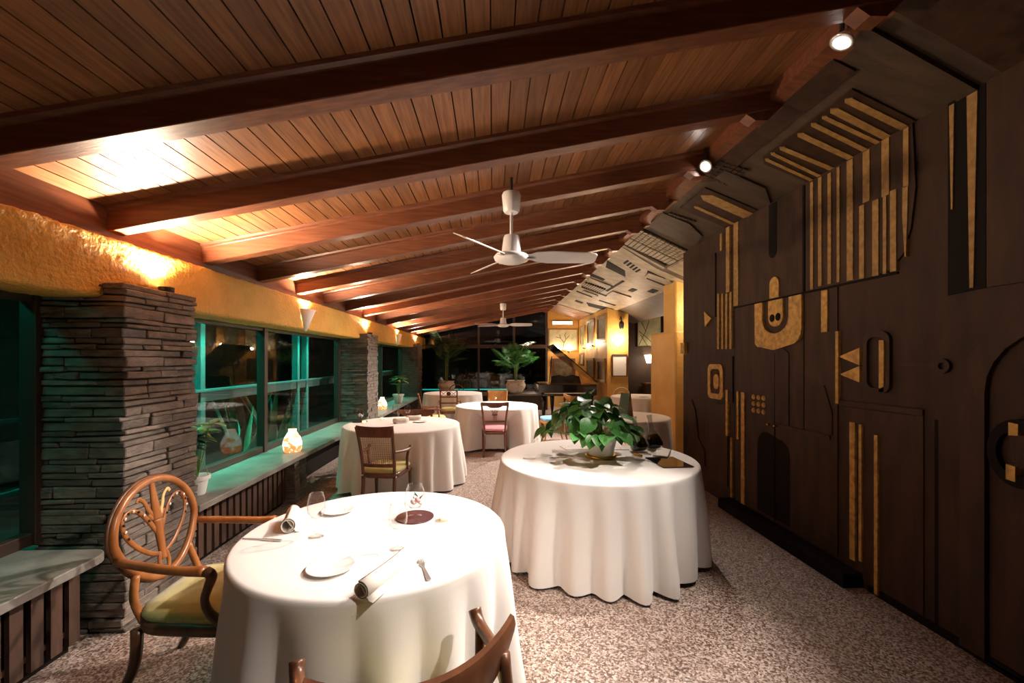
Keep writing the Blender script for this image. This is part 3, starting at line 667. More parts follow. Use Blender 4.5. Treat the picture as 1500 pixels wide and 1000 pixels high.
tag(MB().box(-2.45, .7, 14.97, 15.0, .53, .585).build('led_strip', 'led_dim'), 'teal light strip along the foot of the glazed end wall', 'lamp')

# ================================================================== LAMPS
def ridge_spot(y, target, power, label, big=False, size=60):
    x = 1.78; z = zc(x) - .16; t = thing('ridge_spotlight', label, 'spotlight', (x, y, z), 0, 'spotlights along the ridge')
    d = (Vector(target) - Vector((x, y, z))).normalized(); q = d.to_track_quat('-Z', 'Y').to_euler()
    s_ = .52 if big else .42
    for nm, mb, m in (('housing', MB().lathe([(.001, .10), (.03, .10), (.065, .06), (.075, 0)], 20, close=False), 'white'),
                      ('trim_ring', MB().lathe([(.075, .004), (.105, .010), (.108, -.006), (.075, -.012), (.075, .004)], 24, close=False), 'chrome_white'),
                      ('bulb', MB().lathe([(.001, -.016), (.02, -.012), (.034, .004), (.03, .02), (.001, .03)], 16, close=False), 'bulb')):
        o = mb.build(nm, m, t, smooth=True); o.rotation_euler = q; o.scale = (s_,) * 3
    MB().tube([(0, 0, .06), (0, 0, .15)], .012, 8).build('stem', 'black_iron', t)
    l_ = spot(t, tuple(d * .05), target, power, size)
    return t
ridge_spot(2.10, (.15, 2.4, 0), RIDGE_SPOT_W * .5, 'brightest spotlight on the ridge at the top right corner', True, 58)
ridge_spot(3.50, (-.62, 2.1, .76), RIDGE_SPOT_W * 1.05, 'bright spotlight on the beam end above the ceiling fan blade tip', True, 58)
ridge_spot(5.28, (.6, 3.75, .6), RIDGE_SPOT_W * .95, 'round ridge spotlight between the fan and the latticed ceiling carving', False, 74)
ridge_spot(7.0, (-.4, 6.2, .5), RIDGE_SPOT_W * 2.3, 'ridge spotlight just behind the fan blade, fourth from the front', False, 95)
ridge_spot(8.95, (0, 7.9, .5), RIDGE_SPOT_W * 1.5, 'ridge spotlight fifth from the front', False, 80)
ridge_spot(11.45, (-.6, 10.4, .76), RIDGE_SPOT_W * .9, 'ridge spotlight sixth from the front', False, 65)
ridge_spot(13.5, (1.0, 13.6, .8), RIDGE_SPOT_W * .5, 'farthest ridge spotlight near the yellow end wall', False, 75)

ridge_spot(.55, (-.35, 1.75, .2), RIDGE_SPOT_W * .4, 'ridge spotlight above the viewer, out of the frame', False, 60)
def sconce(y, label):
    t = thing('wall_sconce', label, 'wall lamp', (-2.285, y, 2.05), 0, 'triangular white sconces on the plaster')
    m = MB(); n_ = 10
    for k, (r, z) in enumerate(((.14, .16), (.07, .02), (.012, -.10))):
        for j in range(n_ + 1): a = -pi / 2 + pi * j / n_; m.v.append((r * cos(a) * .8, r * sin(a), z))
    for k in range(2):
        for j in range(n_): a = k * (n_ + 1) + j; m.f.append((a, a + 1, a + n_ + 2, a + n_ + 1))
    o = m.build('shade', 'white_plast', t, smooth=True); so = o.modifiers.new('s', 'SOLIDIFY'); so.thickness = .006
    MB().lathe([(.001, .0), (.02, .01), (.02, .05), (.001, .06)], 10).build('bulb', 'bulb', t, loc=(.05, 0, .07))
    spot(t, (.06, 0, .15), (-1.95, y, 3.2), UP_W, 150, .5, WARM, .04, 'uplight_beam')
    return t
def uplight(y, label, k=1.0):
    t = thing('pillar_uplight', label, 'uplight', (-2.215, y, 2.062), 0, 'uplights on the pillar tops')
    MB().lathe([(.045, 0), (.045, .03), (.038, .03), (.034, .012), (.001, .012)], 16).build('cup', 'black_iron', t)
    MB().lathe([(.001, .012), (.025, .016), (.025, .026), (.001, .03)], 12).build('bulb', 'bulb', t)
    spot(t, (0, 0, .045), (-1.75, y - .1, 3.0), UP_W * 1.3 * k, 160, .5, WARM, .04, 'uplight_beam')
uplight(3.0, 'uplight hidden on top of the large near stone pillar')
uplight(7.8, 'uplight on top of the second stone pillar')
uplight(12.75, 'uplight on top of the farthest stone pillar')
sconce(5.3, 'triangular white plaster sconce above the lantern window')
sconce(10.3, 'triangular white plaster sconce above the far side window')

def lantern(loc, label):
    t = thing('glass_lantern', label, 'lantern', loc, 0, 'glowing glass lanterns on the window sills')
    MB().lathe([(.085, 0), (.098, .03), (.103, .075)], 28, close=False).build('coloured_base', 'salt_red', t, smooth=True)
    MB().lathe([(.103, .075), (.101, .11), (.085, .165), (.055, .215), (.042, .235), (.045, .26)], 28, close=False).build('glass_body', 'salt_white', t, smooth=True)
    MB().lathe([(.001, .002), (.085, .002), (.085, .006), (.001, .006)], 24).build('foot', 'salt_red', t)
lantern((-2.32, 5.05, .541), 'glowing mottled lantern on the sill behind the near round table')
lantern((-2.38, 9.3, .541), 'smaller looking glowing lantern on the far sill by the second pillar')

# ================================================================== FANS
def fan(loc, rot, label, up):
    t = thing('ceiling_fan', label, 'ceiling fan', loc, 0, 'white three blade ceiling fans')
    MB().lathe([(.001, .50), (.066, .50), (.075, .48), (.064, .36), (.052, .345), (.001, .345)], 28).build('canopy_cup', 'white', t, smooth=True, angle=35)
    MB().tube([(0, 0, .50), (0, 0, .50 + up)], .012, 10).build('hook_rod', 'black_iron', t)
    MB().tube([(0, 0, .10), (0, 0, .36)], .013, 12).build('down_rod', 'white', t, smooth=True)
    MB().lathe([(.001, .165), (.055, .165), (.062, .15), (.078, .03), (.078, .02)], 28, close=False).build('motor_cap', 'white', t, smooth=True, angle=40)
    MB().lathe([(.078, .03), (.125, .015), (.14, -.005), (.13, -.03), (.08, -.05), (.001, -.055)], 32, close=False).build('motor', 'white', t, smooth=True)
    m = MB(); st = [(.10, .022), (.15, .028), (.2, .055), (.30, .07), (.62, .062), (.665, .052), (.68, .035)]
    for zz in (0, .006):
        for r, h in st: m.v += [(r, -h, zz + .42 * h), (r, h, zz - .42 * h)]
    k = len(st) * 2
    for i in range(len(st) - 1):
        a = 2 * i; m.f += [(a, a + 1, a + 3, a + 2), (k + a, k + a + 2, k + a + 3, k + a + 1), (a, a + 2, k + a + 2, k + a), (a + 1, k + a + 1, k + a + 3, a + 3)]
    m.f += [(0, k, k + 1, 1), (k - 2, k - 1, 2 * k - 1, 2 * k - 2)]
    me = m.mesh('blade', 'white')
    for a in rot:
        b = link('blade', me, t, (0, 0, .0), (0, 0, R(a)))
        MB().box(.09, .19, -.014, .014, -.02, -.006).build('blade_bracket', 'white', b)
fan((.145, 3.35, 2.41), (2, 117, 237), 'larger white three blade ceiling fan hanging in front', .12)
fan((.24, 10.0, 2.42), (-6, 150, 200), 'small looking distant white ceiling fan above the far tables', .15)
# ================================================================== TABLES
def cloth(r, seed, nf, amp, h=.762, hem=.035, dents=()):   # dents: (angle, half width, radius) where a chair seat pushes the cloth in
    rg = random.Random(seed); N = 220; m = MB()
    ph = []; a = 0
    while a < 2 * pi:
        wdt = 2 * pi / nf * rg.uniform(.6, 1.4); ph.append((a, wdt, rg.uniform(.45, 1.0))); a += wdt
    tot = a; ph = [(p * 2 * pi / tot, q * 2 * pi / tot, s_) for p, q, s_ in ph]
    def g(th):
        for p, q, s_ in ph:
            if p <= th < p + q:
                t = (th - p) / q; return s_ * (sin(pi * t) ** 1.3)
        return 0
    G = [g(2 * pi * j / N) for j in range(N)]
    L = [(0.02, 0, 0), (.5, 0, 0), (.85, 0, 0), (.965, 0, 0)]
    rings = [(k * r, h, 0) for k, _, _ in L]
    for a in (30, 60, 90): rings.append((r - .022 + .022 * sin(R(a)), h - .022 + .022 * cos(R(a)), 0))
    for k in range(1, 25):
        t = k / 24; rings.append((r + .03 * t, h - .022 - (h - .022 - hem) * t, t))
    for rr, z, t in rings:
        sm_ = min(1, t * 1.1) ** .8
        for j in range(N):
            th = 2 * pi * j / N; d = amp * sm_ * (G[j] * 1.25 - .35)
            wob = .012 * sin(3 * th + seed + 4 * t) * t
            q = rr + d + wob
            for a_, hw, rm in dents:
                e_ = abs((th - a_ + pi) % (2 * pi) - pi)
                if t > 0 and e_ < hw * 1.35 and q > rm:
                    k_ = min(1, max(0, (hw * 1.35 - e_) / (hw * .35))); k_ = k_ * k_ * (3 - 2 * k_); q -= (q - rm) * k_ * min(1, t / .3)
            m.v.append((q * cos(th), q * sin(th), z - t * (.012 * G[j]) + t * .012 * sin(2 * th + seed)))
    for i in range(len(rings) - 1):
        for j in range(N): m.f.append((i * N + j, i * N + (j + 1) % N, (i + 1) * N + (j + 1) % N, (i + 1) * N + j))
    m.f.append(tuple(range(N - 1, -1, -1))); return m
def table(x, y, r, seed, tl, cl, nf=17, amp=.075, rz=0, dents=()):
    t = thing('round_table', tl, 'table', (x, y, 0), 0, 'round dining tables')
    MB().lathe([(.001, .72), (r - .03, .72), (r - .025, .735), (r - .03, .752), (.001, .752)], 40).build('tabletop', 'walnut', t)
    lm_ = MB().tube([(0, 0, 0), (0, 0, .72)], [.02, .03], 8).mesh('leg', 'walnut')
    for k in range(4): a = pi / 4 + k * pi / 2; link('leg', lm_, t, (r * .6 * cos(a), r * .6 * sin(a), 0))
    o = cloth(r, seed, nf, amp, dents=[(R(a) - rz, hw, rm) for a, hw, rm in dents]).build('tablecloth', 'cloth', smooth=True, loc=(x, y, 0)); o.rotation_euler = (0, 0, rz)
    for p in o.data.polygons: p.use_smooth = True
    tag(o, cl, 'tablecloth', 'white tablecloths on the round tables'); return o
T1 = (-.57, 2.135); T2 = (.895, 3.66); T3 = (-1.19, 5.68); T4 = (.07, 7.95); T5 = (-1.02, 10.95); T6 = (1.98, 6.3); T7 = (3.45, 9.7)
table(*T1, .63, 4, 'nearest round dining table under its white cloth', 'white tablecloth of the nearest table laid with rolled napkins', 18, .10, .4, [(171, .55, .53)])
table(*T2, .83, 9, 'round table under the cloth that carries the leafy pot plant', 'white pleated tablecloth under the leafy pot plant', 20, .115, .15)
table(*T3, .745, 14, 'round table by the windows with the caned armchair', 'white tablecloth of the table with the caned armchair', 18, .10, 1.2, [(270, .36, .63), (90, .5, .55)])
table(*T4, .76, 21, 'round table in the middle distance with the pink seated chair', 'white tablecloth behind the pink seated chair', 19, .09, 2.0, [(267, .48, .47)])
table(*T5, .74, 28, 'farthest round table by the side windows', 'white tablecloth of the farthest table by the side windows', 15, .07, .7)
table(*T6, .64, 33, 'round table behind the decanters near the yellow column', 'white tablecloth behind the decanters near the yellow column', 15, .07, 0)
table(*T7, .72, 39, 'round table in the alcove behind the yellow column', 'white tablecloth in the alcove by the pale bentwood chair', 15, .06, 0, [(100, .36, .60)])
ZT = .763
# ---- table ware
def plate(loc, r, label):
    tag(MB().lathe([(.001, .004), (r * .55, .004), (r * .6, .006), (r * .95, .010), (r, .012), (r * .99, .014), (r * .94, .0125), (r * .6, .008), (r * .56, .007), (.001, .007)], 40).build('side_plate', 'china', smooth=True, loc=loc), label, 'plate', 'white side plates')
def wine_glass(loc, label, h=.205, rb=.042):
    t = thing('wine_glass', label, 'glass', loc, 0, 'stemmed wine glasses')
    k = h / .205; q = rb / .042
    MB().lathe([(.001, .002), (.034, .002), (.034, .004), (.012, .008), (.004, .016)], 24, close=False).build('foot', 'crystal', t, smooth=True)
    MB().tube([(0, 0, .012), (0, 0, .085 * k)], .0038, 8).build('stem', 'crystal', t, smooth=True)
    MB().lathe([(.004, .083 * k), (.024 * q, .095 * k), (.040 * q, .120 * k), (.042 * q, .145 * k), (.037 * q, .18 * k), (.031 * q, .205 * k), (.030 * q, .205 * k), (.036 * q, .18 * k), (.041 * q, .145 * k), (.039 * q, .121 * k), (.023 * q, .097 * k), (.001, .086 * k)], 28, close=False).build('bowl', 'crystal', t, smooth=True)
def napkin_roll(loc, rz, L, r, label):
    t = thing('napkin_roll', label, 'napkin', loc, rz, 'rolled linen napkins')
    m = MB(); n_ = 34; pts = []
    for i in range(n_ + 1):
        a = -.5 * pi + 2 * pi * 1.55 * i / n_; rr = r * (1 - .36 * (1 - i / n_)); pts.append((rr * cos(a), r + rr * sin(a)))
    pts += [(r * 1.0, .004), (r * 1.5, .002)]
    sag = [(0, 1.0), (.25, .97), (.5, .95), (.75, .97), (1, 1.02)]
    k = len(pts)
    for t_, s_ in sag: m.v += [(x * s_, (t_ - .5) * L, z * s_) for x, z in pts]
    for i in range(len(sag) - 1):
        for j in range(k - 1): a = i * k + j; m.f.append((a, a + 1, a + k + 1, a + k))
    o = m.build('roll', 'napkin', t, smooth=True); so = o.modifiers.new('s', 'SOLIDIFY'); so.thickness = .003; so.offset = 0
    return t
def fork(loc, rz, label):
    t = thing('fork', label, 'fork', loc, rz, 'forks'); 
    MB().prism([(-.004, 0), (.004, 0), (.006, -.05), (.0095, -.10), (.008, -.112), (-.008, -.112), (-.0095, -.10), (-.006, -.05)], lambda u, v, w_: (u, v, w_ + .002), 0, .003).build('handle', 'steel', t)
    m = MB().prism([(-.004, 0), (-.011, .022), (-.012, .032), (.012, .032), (.011, .022), (.004, 0)], lambda u, v, w_: (u, v, w_ + .002), 0, .003)
    m.build('head', 'steel', t)
    for k in range(4): MB().box(-.0115 + k * .0062, -.0115 + k * .0062 + .0036, .031, .068, .003, .006).build('tine', 'steel', t)
def knife(loc, rz, label):
    t = thing('knife', label, 'knife', loc, rz, 'knives')
    MB().prism([(-.004, 0), (.006, 0), (.008, .05), (.004, .095), (-.003, .10), (-.004, .05)], lambda u, v, w_: (u, v, w_ + .001), 0, .002).build('blade', 'steel', t)
    MB().prism([(-.005, 0), (.006, 0), (.008, -.07), (.007, -.10), (-.006, -.10), (-.006, -.07)], lambda u, v, w_: (u, v, w_ + .001), 0, .005).build('handle', 'steel', t)
def tealight(loc, label, k=1.0):
    t = thing('candle_glass', label, 'candle', loc, 0, 'candle glasses'); t.scale = (k, k, k)
    MB().lathe([(.001, .006), (.033, .006), (.035, .085), (.037, .085), (.036, 0), (.001, 0)], 24, close=False).build('glass_cup', 'crystal', t, smooth=True, angle=40)
    MB().lathe([(.001, .008), (.028, .008), (.028, .035), (.001, .035)], 16).build('wax', 'candle', t)
def posy(loc, label, k=1.0):
    t = thing('flower_glass', label, 'flower glass', loc, 0, 'flowers in balloon glasses'); t.scale = (k, k, k)
    MB().lathe([(.001, .0), (.098, .0), (.10, .003), (.098, .006), (.001, .006)], 36).build('coaster', 'coaster', t)
    MB().lathe([(.034, .008), (.034, .010), (.01, .014), (.005, .02), (.005, .045), (.03, .055), (.052, .085), (.054, .11), (.046, .15), (.038, .175), (.037, .175), (.045, .15), (.052, .11), (.05, .085), (.028, .058), (.001, .05)], 28, close=False).build('balloon_glass', 'crystal', t, smooth=True)
    rg = random.Random(5); pm_ = MB().lathe([(.001, 0), (.014, .006), (.018, .016), (.012, .02), (.001, .012)], 8, close=False)
    for i in range(6):
        a = i * 1.05; link('petal', pm_.mesh('petal', 'petal' if i % 2 else 'flower', True), t, (.018 * cos(a), .018 * sin(a), .072 + .008 * (i % 3)), (.7 * sin(a), .7 * cos(a), a))
    lf = MB(); lf.v = [(0, 0, 0), (.014, .012, .008), (0, .04, .014), (-.014, .012, .008)]; lf.f = [(0, 1, 2, 3)]
    link('leaf', lf.mesh('leaf', 'leaf_pale'), t, (.02, 0, .09), (.5, 0, -1.2)); link('leaf', lf.mesh('leaf', 'leaf'), t, (0, .02, .09), (.6, 0, .4))
# nearest table
napkin_roll((-1.02, 2.20, ZT), R(18), .20, .036, 'rolled napkin beside the wine glass at the oval backed chair')
napkin_roll((-.405, 1.64, ZT), R(-22), .29, .034, 'long rolled napkin at the front edge of the nearest table')
plate((-.855, 2.40, ZT), .088, 'white side plate behind the wine glass on the nearest table')
plate((-.650, 1.745, ZT), .094, 'white side plate at the front of the nearest table')
wine_glass((-.835, 2.06, ZT), 'wine glass next to the rolled napkin by the oval backed chair')
wine_glass((-.420, 1.91, ZT), 'wine glass in front of the flower glass on the nearest table')
posy((-.414, 2.29, ZT), 'balloon glass with pink flowers on a dark round coaster, nearest table')
tealight((-.247, 2.25, ZT), 'small glass candle holder right of the flower glass on the nearest table')
fork((-.280, 1.735, ZT), R(20), 'silver fork right of the long rolled napkin')
knife((-1.075, 2.035, ZT), R(80), 'silver knife by the napkin at the oval backed chair')
# table by the windows
posy((-1.80, 5.86, ZT), 'balloon glass with flowers at the window end of the caned chair table', 1.0)
tealight((-1.70, 5.72, ZT), 'small candle glass by the flowers on the caned chair table', .9)
wine_glass((-1.36, 6.02, ZT), 'left wine glass behind the caned chair backrest'); wine_glass((-1.20, 6.06, ZT), 'right wine glass behind the caned chair backrest')
napkin_roll((-1.22, 5.72, ZT), R(-60), .2, .034, 'rolled napkin right of the caned chair backrest'); napkin_roll((-1.10, 5.98, ZT), R(-75), .2, .034, 'rolled napkin at the far side of the caned chair table')
plate((-.98, 5.80, ZT), .09, 'white side plate on the caned chair table')
tealight((-1.55, 6.05, ZT), 'candle glass at the far side of the caned chair table', .8)
plate((.10, 8.25, ZT), .09, 'white side plate on the table of the pink seated chair'); 
vs = thing('bud_vase', 'small vase with a yellow flower on the middle table', 'vase', (.05, 8.15, ZT))
MB().lathe([(.025, 0), (.03, .03), (.014, .07), (.018, .09)], 16).build('vase', 'crystal', vs, smooth=True)
MB().lathe([(.001, .09), (.03, .105), (.02, .13), (.001, .13)], 10).build('flower', 'leaf_pale', vs)
# plant table
def heart_leaf(L, W, curl):
    m = MB(); n_ = 8
    prof = [0, .62, .92, 1.0, .95, .8, .58, .3, 0.02]
    for i in range(n_ + 1):
        t = i / n_; ww = W * prof[i]; y = L * (t - .12 * (1 if i == 1 else 0)); z = -curl * L * t * t
        m.v += [(-ww, y - (.10 * L if i in (1, 2) else 0), z + .28 * ww), (0, L * t, z), (ww, y - (.10 * L if i in (1, 2) else 0), z + .28 * ww)]
    for i in range(n_): a = 3 * i; m.f += [(a, a + 1, a + 4, a + 3), (a + 1, a + 2, a + 5, a + 4)]
    return m
def pot_plant(loc, label, nl=70, rad=.34, hgt=.42, zpot=.2, rp=.14, leafL=(.11, .17), lm_='leaf', pm_='pot', base=True, seed=1, cat='plant', grp='potted plants', off=0, name='potted_plant'):
    t = thing(name, label, cat, loc, 0, grp); rg = random.Random(seed)
    MB().lathe([(.001, .0), (rp * .72, .0), (rp * .78, .02), (rp * .86, zpot * .45), (rp * 1.0, zpot * .85), (rp * 1.08, zpot * .95), (rp * 1.08, zpot), (rp * .98, zpot), (rp * .95, zpot * .88), (.001, zpot * .86)], 32, close=False).build('pot', pm_, t, smooth=True, angle=50)
    MB().lathe([(.001, zpot * .88), (rp * .94, zpot * .88)], 24, close=False).build('soil', 'soil', t)
    if base:
        MB().lathe([(rp * .78, 0), (rp * .95, .004), (rp * .98, .02), (rp * .84, .03), (rp * .80, .03)], 32, close=False).build('brass_ring', 'brass', t, smooth=True)
    LM = [heart_leaf(1, .42 + .05 * k, .15 + .15 * k).mesh('leaf', lm_, True) for k in range(3)]
    for i in range(nl):
        a = rg.uniform(0, 2 * pi); u = rg.random() ** .6; rr = rad * u; z = zpot + .02 + hgt * (1 - u * u) * rg.uniform(.55, 1.0) + (-.10 * u * rg.random())
        z = max(z, zpot + .05); p = Vector((rr * cos(a) + off, rr * sin(a), z)); s_ = rg.uniform(*leafL)
        tilt = rg.uniform(-.9, .5) - .3 * u
        link('leaf', LM[i % 3], t, p, (tilt, rg.uniform(-.5, .5), a - pi / 2 + rg.uniform(-.7, .7)), (s_,) * 3)
        if i % 2 == 0: MB().tube([(rg.uniform(-.3, .3) * rp, rg.uniform(-.3, .3) * rp, zpot * .9), tuple(p * .6 + Vector((0, 0, z * .25))), tuple(p)], .0035, 5).build('stalk', 'stem', t)
    return t
pot_plant((.93, 3.64, ZT), 'leafy green plant in a white textured pot on the right hand table', 120, .38, .36, .19, .135, (.085, .145), seed=4, off=-.10)
def flat(name, x, y, rz, a, b, h, m, label, cat, z=ZT, grp=None):
    o = MB().box(-a / 2, a / 2, -b / 2, b / 2, 0, h).build(name, m, loc=(x, y, z), bevel=.002); o.rotation_euler = (0, 0, R(rz)); return tag(o, label, cat, grp)
flat('menu_tablet', 1.43, 3.42, 4, .25, .34, .008, 'black_gloss', 'glossy black menu tablet at the right edge of the plant table', 'tablet')
flat('folded_booklet', 1.50, 3.72, -28, .12, .30, .02, 'napkin', 'white folded booklet behind the black tablet', 'booklet')
flat('printed_card', .47, 3.70, 6, .30, .16, .006, 'paper', 'printed card with dark motifs left of the pot plant', 'card')
flat('printed_card', .80, 4.05, 10, .28, .18, .006, 'paper', 'printed card lying behind the pot plant', 'card')
flat('white_card', .32, 3.66, -12, .10, .14, .012, 'napkin', 'small white folded card at the left rim of the plant table', 'card')
flat('printed_card', 1.16, 3.98, 0, .22, .12, .006, 'paper', 'printed card between pot plant and decanters', 'card')
def decanter(loc, tilt, rz, label):
    t = thing('decanter', label, 'decanter', loc, rz, 'tilted wine decanters'); t.rotation_euler = (tilt, 0, rz)
    pr = [(.001, .0), (.06, .002), (.078, .015), (.08, .04), (.066, .09), (.04, .14), (.024, .175), (.019, .21), (.02, .28), (.026, .31)]
    MB().lathe(pr, 28, close=False).build('glass', 'smoke', t, smooth=True)
    MB().lathe([(.001, .004), (.056, .005), (.074, .017), (.076, .04), (.062, .09), (.04, .13), (.001, .131)], 28, close=False).build('wine', 'wine', t, smooth=True)
decanter((1.34, 3.84, ZT + .014), R(10), R(-110), "left glass decanter of dark wine on the plant table")
decanter((1.52, 3.94, ZT + .014), R(10), R(-110), 'right glass decanter of dark wine on the plant table')
gb = thing('glass_bucket', 'clear glass ice bucket behind the decanters', 'bucket', (1.22, 4.22, ZT))
gb.location = (1.40, 4.17, ZT)
MB().lathe([(.001, .004), (.085, .004), (.10, .03), (.11, .22), (.113, .22), (.104, .03), (.09, 0), (.001, 0)], 32, close=False).build('glass_wall', 'crystal', gb, smooth=True, angle=50)
MB().lathe([(.110, .205), (.116, .205), (.116, .225), (.110, .225), (.110, .205)], 32, close=False).build('rim', 'crystal', gb)
cs = thing('corkscrew', 'small brass corkscrew lying before the decanters', 'corkscrew', (1.26, 3.66, ZT), R(20))
MB().tube([(0, -.05, .012), (0, .05, .012)], .011, 10).build('brass_body', 'brass', cs, smooth=True)
MB().tube([(.0, .05, .01), (.06, .03, .008), (.13, -.02, .006)], .005, 8).build('lever', 'steel', cs)
knife((1.27, 3.48, ZT), R(65), 'knife in front of the decanters beside the black tablet')
# folded menu standing on the far right table
fm = thing('folded_menu', 'tall folded menu standing on the table by the yellow column', 'menu', (1.98, 6.3, ZT), R(20))
MB().prism([(-.06, 0), (-.05, 0), (.012, .34), (.002, .34)], lambda u, v, w_: (u, w_, v), -.11, .11).build('cover', 'leaf_dark', fm)
MB().prism([(.05, 0), (.06, 0), (.012, .34), (.004, .34)], lambda u, v, w_: (u, w_, v), -.11, .11).build('cover', 'leather', fm)
plate((3.4, 9.5, ZT), .1, 'white plate on the alcove table by the bentwood chair')

# ================================================================== CHAIRS (local: faces +y)
def leg_set(t, wf, wb, d, zs, m='walnut', rf=.02, splay=.05, front_turned=False):
    for s_ in (-1, 1):
        MB().tube([(s_ * (wf / 2 - .03), d / 2 - .03, zs), (s_ * (wf / 2 - .03), d / 2 - .03, zs * .5), (s_ * (wf / 2 - .025), d / 2 - .015, 0)], [rf * 1.2, rf, rf * .62], 8).build('leg', m, t, smooth=True)
        MB().tube([(s_ * (wb / 2 - .02), -d / 2 + .02, zs), (s_ * (wb / 2 - .02), -d / 2 + .0, zs * .5), (s_ * (wb / 2 - .0), -d / 2 - splay, 0)], [rf * 1.15, rf, rf * .8], 8).build('leg', m, t, smooth=True)
def seat(t, wf, wb, d, fab, m='walnut', z=.42, e=5):
    MB().cushion(wf, wb, d, z - .06, z + .0, 0, 40, e, .0).build('seat_rail', m, t, smooth=True)
    MB().cushion(wf * .985, wb * .985, d * .985, z - .002, z + .045, 0, 40, e, .025).build('seat', fab, t, smooth=True)
def oval_armchair(loc, rz, label):
    t = thing('oval_armchair', label, 'chair', loc, rz)
    seat(t, .58, .48, .52, 'olive', 'walnut', .42); leg_set(t, .56, .46, .52, .37, 'walnut', .023, .10)
    yb = lambda z: -.25 - .16 * (z - .42)
    P = lambda x, z, o=0: (x, yb(z) + o, z)
    ring = [P(.255 * cos(a) * (1 - .2 * max(0, -sin(a))), .76 + .235 * sin(a)) for a in [2 * pi * k / 48 for k in range(48)]]
    MB().tube(ring, .019, 10, True, (0, -1, .16), (.9, 1)).build('oval_frame', 'honey', t, smooth=True)
    MB().tube([(p[0] * 1.06, p[1] - .014, .76 + (p[2] - .76) * 1.06) for p in ring], .010, 8, True).build('oval_moulding', 'walnut', t, smooth=True)
    def rib(name, pts, r, m='honey', fl=(.45, 1)):
        # smooth polyline
        q = []
        for i in range(len(pts) - 1):
            p0 = pts[max(i - 1, 0)]; p1 = pts[i]; p2 = pts[i + 1]; p3 = pts[min(i + 2, len(pts) - 1)]
            for k in range(6):
                u = k / 6; c = [.5 * (2 * b + (c_ - a) * u + (2 * a - 5 * b + 4 * c_ - d) * u * u + (-a + 3 * b - 3 * c_ + d) * u ** 3) for a, b, c_, d in zip(p0, p1, p2, p3)]; q.append(tuple(c))
        q.append(tuple(pts[-1])); rr = r if not isinstance(r, tuple) else [r[0] + (r[1] - r[0]) * i / (len(q) - 1) for i in range(len(q))]
        MB().tube([P(x, z) for x, z in q], rr, 8, False, (0, -1, .16), fl).build(name, m, t, smooth=True); return q
    rib('splat_stem', [(0, .60), (0, .70), (0, .80)], (.020, .03)); rib('splat_stem', [(0, .80), (0, .88), (0, .985)], (.032, .014))
    MB().tube([P(.03 * cos(a), .585 + .052 * sin(a)) for a in [2 * pi * k / 20 for k in range(20)]], .012, 8, True, (0, -1, .16), (.6, 1)).build('splat_loop', 'honey', t, smooth=True)
    for s_ in (-1, 1):
        L1 = rib('splat_loop', [(s_ * .008, .628), (s_ * .07, .655), (s_ * .14, .715), (s_ * .188, .785), (s_ * .195, .85), (s_ * .155, .885), (s_ * .10, .865), (s_ * .05, .80), (s_ * .014, .735)], .012)
        for k in range(17, 42, 3):
            x, z = L1[k]; MB().lathe([(.001, .006), (.007, .003), (.007, 0)], 6).build('bead', 'bead' if k % 2 else 'pearl', t, loc=P(x, z, .008)).rotation_euler = (R(-90), 0, 0)
        rib('scroll', [(s_ * .015, .80), (s_ * .045, .86), (s_ * .06, .90), (s_ * .09, .925), (s_ * .105, .91)], (.012, .009), 'inlay' if s_ < 0 else 'honey')
        rib('scroll', [(s_ * .015, .80), (s_ * .035, .815), (s_ * .05, .835)], (.012, .010), 'honey')
        # arms
        MB().tube([P(s_ * .255, .70), (s_ * .285, -.12, .685), (s_ * .30, .02, .675), (s_ * .305, .12, .675)], [.018, .02, .02, .023], 10).build('armrest', 'honey', t, smooth=True)
        MB().tube([(s_ * .305, .125, .675), (s_ * .305, .15, .655), (s_ * .30, .13, .60), (s_ * .29, .11, .54), (s_ * .285, .13, .48), (s_ * .28, .19, .42)], [.023, .022, .019, .017, .019, .024], 10).build('arm_support', 'walnut', t, smooth=True)
        MB().tube([(s_ * .20, -.22, .40), P(s_ * .20, .50), P(s_ * .17, .60)], .018, 8).build('back_post', 'honey', t, smooth=True)
    return t
